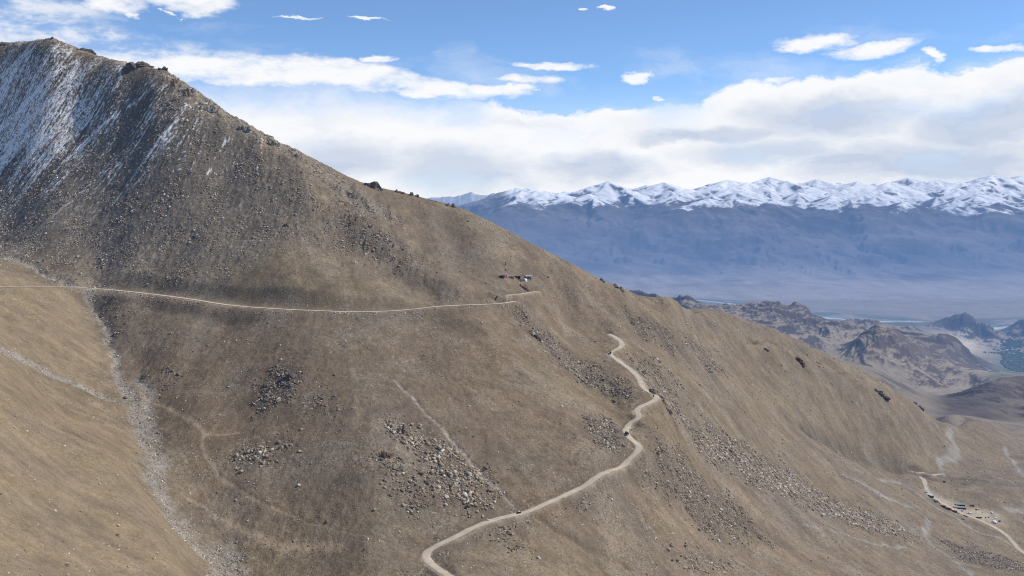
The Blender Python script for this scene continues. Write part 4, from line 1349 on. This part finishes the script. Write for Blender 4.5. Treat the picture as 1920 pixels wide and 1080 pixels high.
def dome(px, py, r, h, label, mat, skirt, name='tent', cat='tent'):
    p = hit(px, py)
    t = empty(name, p, 0, label, cat)
    v = IV2 * np.array([r, r, h]); v[:, 2] = np.maximum(v[:, 2], -.3 * h)
    me = bpy.data.meshes.new('canopy'); me.from_pydata(v.tolist(), [], IF2.tolist()); me.polygons.foreach_set('use_smooth', np.ones(len(IF2), bool))
    o = link('canopy', me, K[mat], t); o.location = (0, 0, h * .35)
    MB().cyl((0, 0, -.2), r * 1.02, 2, h * .5 + .6, 20).build('skirt', K[skirt], t)
    MB().box(-.5, .5, -r * 1.07, -r * .9, -.3, 1.6).build('door', K['door'], t)
    return t


def wheelset(t, xs, hw, r):
    for x in xs:
        for sy in (-1, 1):
            w_ = MB().cyl((x, sy * hw, r), r, 1, .26).build('wheel', K['tyre'], t)
            MB().cyl((x, sy * (hw + .14), r), r * .55, 1, .04, 10).build('rim', K['metal'], w_)


def car(px, py, label, bodym, roofm, rz=None, suv=True, scale=1.0):
    p, ang = road_at(px, py) if rz is None else (hit(px, py), rz)
    t = empty('car', p, ang, label, 'car'); t.scale = (scale,) * 3
    MB().prism([(-.86, .35), (.86, .35), (.90, .6), (.88, .98), (-.88, .98), (-.90, .6)], -2.1, 2.1).build('body', K[bodym], t, .06)
    c = MB().box(-1.95, .95, -.82, .82, .98, 1.66, .32, .14).build('cabin', K[bodym], t, .05)
    MB().box(-1.55, .55, -.66, .66, 1.665, 1.74).build('roof', K[roofm], t, .02)
    MB().add([(.93, -.70, 1.03), (.93, .70, 1.03), (.66, .62, 1.60), (.66, -.62, 1.60)], [(0, 1, 2, 3)]).build('windscreen', K['glass'], t)
    for sy in (-1, 1):
        for x0, x1 in ((-1.6, -.75), (-.65, .1)):
            MB().box(x0, x1, sy * .80 - .02, sy * .80 + .02, 1.05, 1.5).build('window', K['glass'], t)
        MB().box(2.08, 2.13, sy * .62 - .14, sy * .62 + .14, .68, .84).build('headlight', K['lamp'], t)
    MB().box(2.10, 2.22, -.85, .85, .38, .58).build('bumper', K['dark'], t)
    wheelset(t, (-1.3, 1.3), .78, .36)
    return t


def truck(px, py, label, cabm, bodym, rz=None, L=6.8, onroad=True):
    p, ang = road_at(px, py) if rz is None else (hit(px, py), rz)
    t = empty('truck', p, ang, label, 'truck')
    h = L / 2
    MB().box(-h, h, -.5, .5, .55, .85).build('chassis', K['dark'], t)
    MB().box(h - 1.9, h, -1.15, 1.15, .85, 2.75, .12, .08).build('cab', K[cabm], t, .06)
    MB().box(-h, h - 2.05, -1.22, 1.22, .87, 2.35).build('cargo_body', K[bodym], t, .04)
    pr = [(-1.2, 2.36)] + [(-1.2 * math.cos(a), 2.36 + .55 * math.sin(a)) for a in np.linspace(0, math.pi, 9)][1:-1] + [(1.2, 2.36)]
    MB().prism(pr, -h + .05, h - 2.1).build('canopy', K['canvas'], t)
    MB().box(h - .04, h + .03, -.95, .95, 1.75, 2.5).build('windscreen', K['glass'], t)
    MB().box(h, h + .14, -1.1, 1.1, .5, .8).build('bumper', K['metal'], t)
    for sy in (-1, 1):
        MB().box(h, h + .05, sy * .8 - .15, sy * .8 + .15, .95, 1.2).build('headlight', K['lamp'], t)
        MB().box(h - 1.3, h - .4, sy * 1.13 - .03, sy * 1.13 + .03, 1.75, 2.4).build('window', K['glass'], t)
    wheelset(t, (-h + 1.1, -h + 2.2, h - 1.0), 1.0, .5)
    return t


def road_at(px, py):
    """point and heading on the road nearest to a landmark"""
    h = hit(px, py)
    best = None
    for name, P, z, hw in road_paths:
        d = np.hypot(P[:, 0] - h.x, P[:, 1] - h.y); k = int(d.argmin())
        if best is None or d[k] < best[0]:
            k2 = min(k + 2, len(P) - 1); k1 = max(k - 2, 0)
            best = (d[k], Vector((P[k, 0], P[k, 1], z[k] + .14)), math.atan2(P[k2, 1] - P[k1, 1], P[k2, 0] - P[k1, 0]))
    return best[1], best[2]


def along(px, py, px2, py2):
    a = hit(px, py); b = hit(px2, py2)
    return math.atan2(b.y - a.y, b.x - a.x)


# ---- traffic
car(967, 962, 'dark car with a white roof rack driving on the straight part of the lower road', 'carblack', 'white', scale=1.1)
truck(1177, 815, 'dark brown goods truck on the bend just above the long straight of the lower road', 'truckorange', 'brown', L=6.6)
truck(1146, 664, 'dark truck on the uppermost hairpin of the lower road', 'dark', 'brown', L=5.0)

# ---- hut camp high on the ridge
mast = empty('radio_mast', hit(948, 521), .3, 'tall red and white lattice mast beside the ridge huts', 'mast')
H = 22.0
for k in range(5):
    mb = MB(); z0, z1 = H * k / 5, H * (k + 1) / 5
    w0, w1 = 1.25 - 1.0 * k / 5, 1.25 - 1.0 * (k + 1) / 5
    cs = [(-1, -1), (1, -1), (1, 1), (-1, 1)]
    for i in range(4):
        a, b = cs[i], cs[(i + 1) % 4]
        mb.bar((a[0] * w0, a[1] * w0, z0), (a[0] * w1, a[1] * w1, z1), .13)
        mb.bar((a[0] * w0, a[1] * w0, z0), (b[0] * w1, b[1] * w1, z1), .08)
        mb.bar((b[0] * w0, b[1] * w0, z0), (a[0] * w1, a[1] * w1, z1), .08)
        mb.bar((a[0] * w1, a[1] * w1, z1 - .01), (b[0] * w1, b[1] * w1, z1 - .01), .08)
    mb.build('mast_section', K['red' if k % 2 == 0 else 'mastwhite'], mast)
shed(941, 521, 4.6, 3.4, 2.6, .2, 'small black hut left of the radio mast', 'dark', 'dark', name='hut', cat='hut', wins=0)
for x, lab in ((946.5, 'left one of the two white water tanks below the mast'), (951.5, 'right one of the two white water tanks below the mast')):
    t = empty('water_tank', hit(x, 519), 0, lab, 'tank')
    MB().cyl((0, 0, 1.1), 1.05, 2, 2.4, 16).build('drum', K['white'], t)
    MB().cyl((0, 0, 2.4), .45, 2, .3, 12).build('lid', K['dark'], t)
shed(959, 521, 6.5, 3.6, 2.3, .1, 'grey stone hut between the mast and the tan wall', 'stonewall', 'tarp', name='hut', cat='hut')
shed(971, 521, 7.5, 3.6, 2.2, .0, 'low dark roofed hut behind the tan wall on the ridge', 'dark', 'brown', name='hut', cat='hut')
p = hit(973, 526)
t = empty('retaining_wall', p, .05, 'tan stone retaining wall in front of the ridge huts', 'wall')
MB().box(-5.5, 5, -.5, .5, -2, 1.7, 0, .1).build('wall', K['mud'], t); MB().box(-5.7, 5.2, -.6, .6, 1.71, 1.9).build('coping', K['stonewall'], t)
quonset(984, 526, 5.5, 2.6, 1.1, 'shiny white arched hut at the right end of the ridge camp', 'rooftin', 'white')
shed(991, 521, 8, 4.5, 2.4, -.05, 'pale blue roofed hut behind the shiny arched hut', 'tarp', 'metal', name='hut', cat='hut')
# cairn on the summit
p = hit(98, 73)
t = empty('summit_cairn', p, 0, 'small dark stone cairn on the very top of the peak', 'cairn')
mb = MB()
for k, (r, h) in enumerate([(2.6, 1.2), (2.2, 1.2), (1.7, 1.3), (1.1, 1.2)]):
    mb.cyl((.15 * (k % 2), 0, .2 + k * 1.15), r, 2, 1.2, 9)
mb.build('stone_pile', K['brown'], t)
MB().bar((0, 0, 4), (.2, 0, 6.8), .12).build('pole', K['dark'], t)

# ---- road camp in the valley bottom
rd_ = along(1738, 922, 1752, 933)
shed(1743.5, 930, 16, 6, 2.8, rd_, 'white roofed shed with maroon walls, first by the camp road', 'maroon', 'white', rise=1.6, doors=3, wins=0)
quonset(1736.5, 924, 4, 2.2, rd_, 'small blue tent joined to the white roofed shed', 'blue', 'blue', cat='tent', name='arched_tent')
shed(1751.5, 939, 18, 6, 2.4, rd_, 'grey green tarpaulin shed below the white roofed one', 'tarp', 'tarp', rise=1.3, doors=3, wins=0)
rd2 = along(1765, 948, 1790, 960)
for k, (x, y, lab, rm) in enumerate([(1767, 950, 'maroon roofed stall at the upper end of the long dark row', 'maroon'), (1777, 954.5, 'dark grey roofed stall in the middle of the long dark row', 'brown'), (1788, 959.5, 'brownish roofed stall at the lower end of the long dark row', 'maroon')]):
    shed(x, y, 12.5, 5.5, 2.5, rd2, lab, 'dark', rm, name='stall', cat='stall', rise=1.0, doors=2, wins=0)
shed(1800, 948, 19, 6, 3.0, -.12, 'rear one of the two long dark barracks with pale roofs', 'dark', 'roofgreen', name='barracks', cat='barracks', rise=1.6, doors=2, wins=5)
shed(1799, 953.5, 24, 6.5, 3.2, -.12, 'front and longer one of the two dark barracks with pale roofs', 'dark', 'roofgreen', name='barracks', cat='barracks', rise=1.6, doors=2, wins=6)
shed(1822.5, 949.5, 8, 5, 2.6, -.1, 'small dark shed right of the two barracks', 'dark', 'brown')
shed(1832, 956, 6, 4.5, 2.2, .6, 'small pale roofed building on the bare yard', 'stonewall', 'mud', name='building', cat='building')
shed(1818.5, 962.5, 5.5, 3.5, 2.0, .1, 'tiny pinkish white hut in the middle of the yard', 'mud', 'mastwhite', name='hut', cat='hut')
dome(1859, 963, 2.8, 3.4, 'small white tent near the right side of the camp', 'white', 'tarp')
dome(1864, 981, 5.0, 4.2, 'large white tent with a pink edge at the camp road', 'white', 'pink')
shed(1770.5, 904.5, 4.6, 4, 2.8, .2, 'lone dark hut on the slope above the camp', 'dark', 'dark', name='hut', cat='hut', wins=0)
shed(1867, 973, 2.8, 2.4, 2.0, .3, 'tiny white hut above the large white tent', 'white', 'white', name='hut', cat='hut', wins=0)
shed(1874, 978.5, 3.6, 2.6, 1.9, -.2, 'tiny grey hut right of the large white tent', 'stonewall', 'dark', name='hut', cat='hut', wins=0)
truck(1835.5, 972, 'long black truck parked across the yard by the camp road', 'dark', 'dark', rz=.02, L=11.5)
car(1797, 963, 'dark car parked at the lower end of the long dark row', 'carblack', 'carblack', rz=rd2)
car(1807.5, 967, 'white topped car parked on the camp road behind a dark one', 'brown', 'white', rz=rd2, scale=1.1)
car(1812, 969, 'dark car at the front of the pair on the camp road', 'carblack', 'carblack', rz=rd2, scale=1.1)
car(1804, 959, 'grey blue van parked between the stalls and the barracks', 'blue', 'tarp', rz=.2, scale=1.2)
car(1848.5, 971, 'left one of two dark cars side by side on the yard', 'carblack', 'carblack', rz=1.2)
car(1854, 971, 'right one of two dark cars side by side on the yard', 'brown', 'carblack', rz=1.2)

# ---- tuft on the golden slope
p = hit(219, 1004)
t = empty('shrub', p, 0, 'low dark thorny bush on the golden slope near the bottom left', 'shrub')
mb = MB()
for k in range(160):
    a = random.uniform(0, 6.28); r = random.random() ** .6 * 2.0; z = random.uniform(0, 1.1) * (1 - r / 2.6)
    c_ = Vector((r * math.cos(a), r * math.sin(a), z)); q = Vector((random.gauss(0, 1), random.gauss(0, 1), random.gauss(0, 1))).normalized() * .25
    mb.add([c_, c_ + q, c_ + Vector((q.y, -q.x, abs(q.z) + .15))], [(0, 1, 2)])
mb.build('foliage', K['leaf'], t)
mb = MB()
for k in range(9):
    a = k * .7; mb.bar((0, 0, -.2), (1.2 * math.cos(a), 1.2 * math.sin(a), .7), .05)
mb.build('stem', K['brown'], t)

# ------------------------------------------------------------------ the far valley town
def far_at(px, py):
    a, Y, z = vlm(px, py)
    return Vector((a * Y, Y, z))


town = [(1893, 652, 26, 'red'), (1899, 654, 40, 'town'), (1888, 657, 34, 'town'), (1904, 658, 30, 'town'), (1910, 655, 26, 'town'), (1897, 664, 78, 'town'), (1915, 662, 28, 'town'), (1882, 652, 26, 'town'),
        (1876, 657, 24, 'town'), (1908, 668, 30, 'mud'), (1886, 668, 26, 'mud'), (1894, 678, 36, 'town'), (1915, 690, 26, 'town'), (1834, 686, 22, 'town'), (1842, 693, 24, 'mud'), (1855, 697, 24, 'town'), (1868, 650, 22, 'town'), (1919, 672, 26, 'town')]
for k, (x, y, wpx, mt) in enumerate(town):
    p = far_at(x, y)
    t = empty('town_building', p, random.uniform(-.4, .4), 'small pale building of the far valley town' if mt != 'red' else 'small red building among the white ones of the far valley town', 'building', 'buildings of the far valley town' if mt != 'red' else None)
    if mt == 'mud': t['label'] = 'small tan building of the far valley town'; t['group'] = 'tan buildings of the far valley town'
    MB().box(-wpx / 2, wpx / 2, -wpx / 4, wpx / 4, -8, 11).build('wall', K[mt], t)
    MB().box(-wpx / 2 - 1, wpx / 2 + 1, -wpx / 4 - 1, wpx / 4 + 1, 11.01, 12.2).build('roof', K['rooftin' if mt == 'town' else mt], t)
# groves
V = []; Fc = []; off = 0
rng = np.random.default_rng(9)
for cx, cy, sx_, sy_, n in [(1895, 688, 30, 11, 1100), (1862, 698, 24, 7, 500), (1905, 705, 20, 8, 420), (1900, 655, 22, 5, 220), (1860, 688, 12, 5, 120)]:
    for _ in range(n):
        px, py = cx + rng.normal(0, sx_ * .6), cy + rng.normal(0, sy_ * .6)
        if px > 1990 or py < 640 or py > 716: continue
        a, t_ = ray(px, py); Y = -1790 / t_ + rng.normal(0, 60); X = a * Y
        i = np.clip(np.searchsorted(FA, a), 0, NF - 1); z = float(np.interp(math.log(Y), FL, Zf[i]))
        if z > -1700: continue
        r = rng.uniform(9, 20)
        v = IV * np.array([r, r, rng.uniform(8, 14)]) * rng.uniform(.75, 1.2, (12, 1)) + np.array([X, Y, z + 5])
        V.append(v); Fc.append(IF + off); off += 12
if V:
    me = bpy.data.meshes.new('grove'); me.from_pydata(np.concatenate(V).tolist(), [], np.concatenate(Fc).tolist())
    tag(link('grove', me, K['leaf']), 'dark green groves of trees on the floor of the far valley', 'trees', kind='stuff')
#@@END2

# ------------------------------------------------------------------ sun and sky
sdir = Vector((.66, .13, .74)).normalized()
sun = bpy.data.lights.new('sun', 'SUN'); sun.energy = 4.3; sun.angle = math.radians(.53); sun.color = (1, .945, .85)
so = bpy.data.objects.new('sun', sun); COL.objects.link(so)
so.rotation_euler = sdir.to_track_quat('Z', 'Y').to_euler()
w = bpy.data.worlds.new("World"); S.world = w; w.use_nodes = True
N = NT(w.node_tree); w.node_tree.nodes.clear()
wo = N.n('ShaderNodeOutputWorld'); bg = N.n('ShaderNodeBackground')
sky = N.n('ShaderNodeTexSky', sky_type='NISHITA')
sky.sun_disc = False; sky.sun_elevation = math.asin(sdir.z); sky.sun_rotation = math.atan2(sdir.x, sdir.y)
sky.altitude = 4800; sky.air_density = 1.0; sky.dust_density = .6; sky.ozone_density = 1.2
tc = N.n('ShaderNodeTexCoord')
sx = N.n('ShaderNodeSeparateXYZ'); N.l(tc.outputs['Generated'], sx.inputs[0])
az = N.math('ARCTAN2', sx.outputs[0], sx.outputs[1]); el = N.math('ARCSINE', sx.outputs[2])
cx = N.n('ShaderNodeCombineXYZ'); N.l(az, cx.inputs[0]); N.l(el, cx.inputs[1])
P0 = cx.outputs[0]


def noise(vec, scale, sx_=1, sy_=1, detail=6, rough=.6, off=0.):
    mp = N.n('ShaderNodeMapping'); mp.inputs['Scale'].default_value = (sx_, sy_, 1); mp.inputs['Location'].default_value = (off, off * .7, off)
    N.l(vec, mp.inputs[0])
    nn = N.n('ShaderNodeTexNoise'); nn.inputs['Scale'].default_value = scale; nn.inputs['Detail'].default_value = detail; nn.inputs['Roughness'].default_value = rough
    N.l(mp.outputs[0], nn.inputs['Vector'])
    return nn


# ragged edges: bend the coordinates with noise
wn_ = noise(P0, 14, 1, 2.2, 7, .62, 2.)
sub = N.n('ShaderNodeVectorMath', operation='SUBTRACT'); N.l(wn_.outputs['Color'], sub.inputs[0]); sub.inputs[1].default_value = (.5, .5, .5)
scl = N.n('ShaderNodeVectorMath', operation='MULTIPLY'); N.l(sub.outputs[0], scl.inputs[0]); scl.inputs[1].default_value = (.095, .033, 0)
add = N.n('ShaderNodeVectorMath', operation='ADD'); N.l(P0, add.inputs[0]); N.l(scl.outputs[0], add.inputs[1])
P1 = add.outputs[0]


def dirof(px, py):
    a, t = ray(px, py)
    return math.atan(a), math.atan(t * math.cos(math.atan(a)))


def blob(px, py, rx, ry, rot=0., vec=None):
    """soft ellipse on the sky; px sizes are of the 1920 px wide photograph"""
    A, E = dirof(px, py)
    mp = N.n('ShaderNodeMapping', vector_type='TEXTURE')
    mp.inputs['Location'].default_value = (A, E, 0); mp.inputs['Rotation'].default_value = (0, 0, math.radians(-rot))
    mp.inputs['Scale'].default_value = (rx / F, ry / F, 1)
    N.l(vec or P1, mp.inputs[0])
    ln = N.n('ShaderNodeVectorMath', operation='LENGTH'); N.l(mp.outputs[0], ln.inputs[0])
    return N.mr(ln.outputs['Value'], 1.35, .35, 0, 1)


def union(lst):
    r = lst[0]
    for q in lst[1:]:
        r = N.math('MAXIMUM', r, q)
    return r


puffs = union([blob(*b) for b in [
    (330, 6, 115, 20, 2), (210, 14, 60, 16, 0), (250, 30, 16, 8, 0), (310, 30, 10, 5, 0),
    (420, 132, 270, 32, 3), (640, 138, 150, 30, 4), (800, 160, 150, 20, 8), (900, 172, 105, 14, 4), (700, 108, 35, 9, 0), (960, 168, 50, 10, -3),
    (1035, 117, 75, 11, 1), (1000, 152, 62, 12, 3), (560, 30, 40, 4, 0), (695, 32, 26, 4, 0), (1115, 15, 17, 4, 5), (1075, 13, 6, 3, 0),
    (1195, 140, 32, 9, 3), (1225, 178, 17, 9, 4), (1535, 76, 88, 18, -2), (1640, 94, 82, 17, -8), (1757, 110, 25, 10, 14), (1880, 90, 42, 7, 0), (1490, 85, 30, 9, 0),
    (1440, 152, 50, 6, 0), (1950, 90, 30, 8, 0)]])
wisps = union([blob(*b) for b in [
    (60, 60, 230, 34, 4), (200, 62, 60, 12, 6), (350, 108, 240, 32, 6), (90, 20, 120, 18, 0)]])
n_f = noise(P1, 22, 1, 1.8, 9, .62, 41.)
# main bank: below a wavy edge, thick to the right
edge = N.n('ShaderNodeFloatCurve')
cur = edge.mapping.curves[0]
pts = [(-300, 190), (300, 172), (560, 160), (680, 168), (860, 186), (930, 196), (1060, 198), (1180, 196), (1240, 190), (1300, 195), (1350, 165), (1420, 145), (1560, 142), (1700, 122), (1800, 132), (1920, 100), (2200, 90)]
az0, az1 = -.75, .75
while len(cur.points) < len(pts) + 0:
    cur.points.new(.5, .5)
for k, (px, py) in enumerate(pts):
    A, E = dirof(px, py)
    cur.points[k].location = ((A - az0) / (az1 - az0), E * 4)
edge.mapping.update()
s1x = N.n('ShaderNodeSeparateXYZ'); N.l(P1, s1x.inputs[0])
N.l(N.mr(s1x.outputs[0], az0, az1, 0, 1, False), edge.inputs['Value'])
dist = N.math('SUBTRACT', N.math('MULTIPLY', edge.outputs[0], .25), s1x.outputs[1])     # > 0 below the edge
dist = N.math('ADD', dist, N.math('MULTIPLY', N.math('SUBTRACT', n_f.outputs[0], .5), .035))
bank_sharp = N.mr(dist, -.001, .009, 0, 1)
n_g = 0
bank_soft = N.mr(dist, -.02, .035, 0, 1)
rightw = N.mr(az, dirof(1230, 0)[0], dirof(1380, 0)[0], 0, 1)
midw = N.math('MULTIPLY', N.mr(az, dirof(880, 0)[0], dirof(940, 0)[0], 0, 1), N.mr(az, dirof(1250, 0)[0], dirof(1180, 0)[0], 0, 1))
sharpw = N.math('MAXIMUM', rightw, midw)
bank = N.math('ADD', N.math('MULTIPLY', bank_sharp, sharpw), N.math('MULTIPLY', bank_soft, N.math('SUBTRACT', 1., sharpw)))
n_a = noise(P1, 9, 1, 3.0, 7, .55, 7.)
n_b = noise(P0, 30, 1, 2.4, 7, .6, 11.)
n_d = noise(P0, 16, 1, 2.6, 9, .66, 31.)
nn2 = N.math('ADD', N.math('MULTIPLY', N.math('SUBTRACT', n_b.outputs[0], .5), 1.2), N.math('MULTIPLY', N.math('SUBTRACT', n_d.outputs[0], .5), 2.2))
puffm = N.math('MULTIPLY', N.mr(N.math('ADD', puffs, nn2), .0, 1.15, 0, 1), N.mr(puffs, .0, .45, 0, 1))
wispm = N.math('MULTIPLY', N.math('MULTIPLY', wisps, N.mr(n_b.outputs[0], .36, .62, .15, 1)), .75)
veil = N.mr(N.math('MULTIPLY', n_a.outputs[0], N.mr(el, .30, .12, 0, 1)), .40, .75, 0, .35)
veil = N.math('MULTIPLY', veil, 1.0)
veil = N.math('MAXIMUM', veil, N.mr(el, .13, .02, .02, .55))
mask = N.math('MAXIMUM', N.math('MAXIMUM', puffm, wispm), N.math('MAXIMUM', N.math('MULTIPLY', bank, N.mr(n_a.outputs[0], .25, .5, .80, 1)), veil))
# cloud shading: bright tops, blue grey bases
n_c = noise(P1, 7.5, 1, 2.4, 9, .60, 23.)
greys = union([blob(*b, P1) for b in [(1560, 220, 170, 46, 0), (1850, 230, 150, 50, -6), (1420, 290, 150, 26, 0), (1600, 305, 120, 18, 0), (1740, 300, 240, 40, 0), (1350, 255, 160, 18, 0), (960, 225, 110, 14, 0), (850, 320, 160, 50, 0), (1120, 310, 120, 30, 0), (650, 300, 120, 40, 0), (1275, 253, 30, 8, 0)]])
top_w = N.mr(dist, .05, .012, 0, 1)
shade = N.math('MULTIPLY', N.math('ADD', N.math('MULTIPLY', greys, .8), N.mr(n_c.outputs[0], .44, .72, 0, .55)), N.mr(dist, .006, .035, 0, 1), clamp=True)
ccol = N.mixc(shade, (9.6, 9.7, 9.9), (5.6, 6.4, 7.9))
blue = N.mixc(1.0, sky.outputs[0], (1.15, 1.42, 1.62), 'MULTIPLY')
fin = N.mixc(mask, blue, ccol)
N.l(fin, bg.inputs[0]); bg.inputs[1].default_value = .1
N.l(bg.outputs[0], wo.inputs[0])
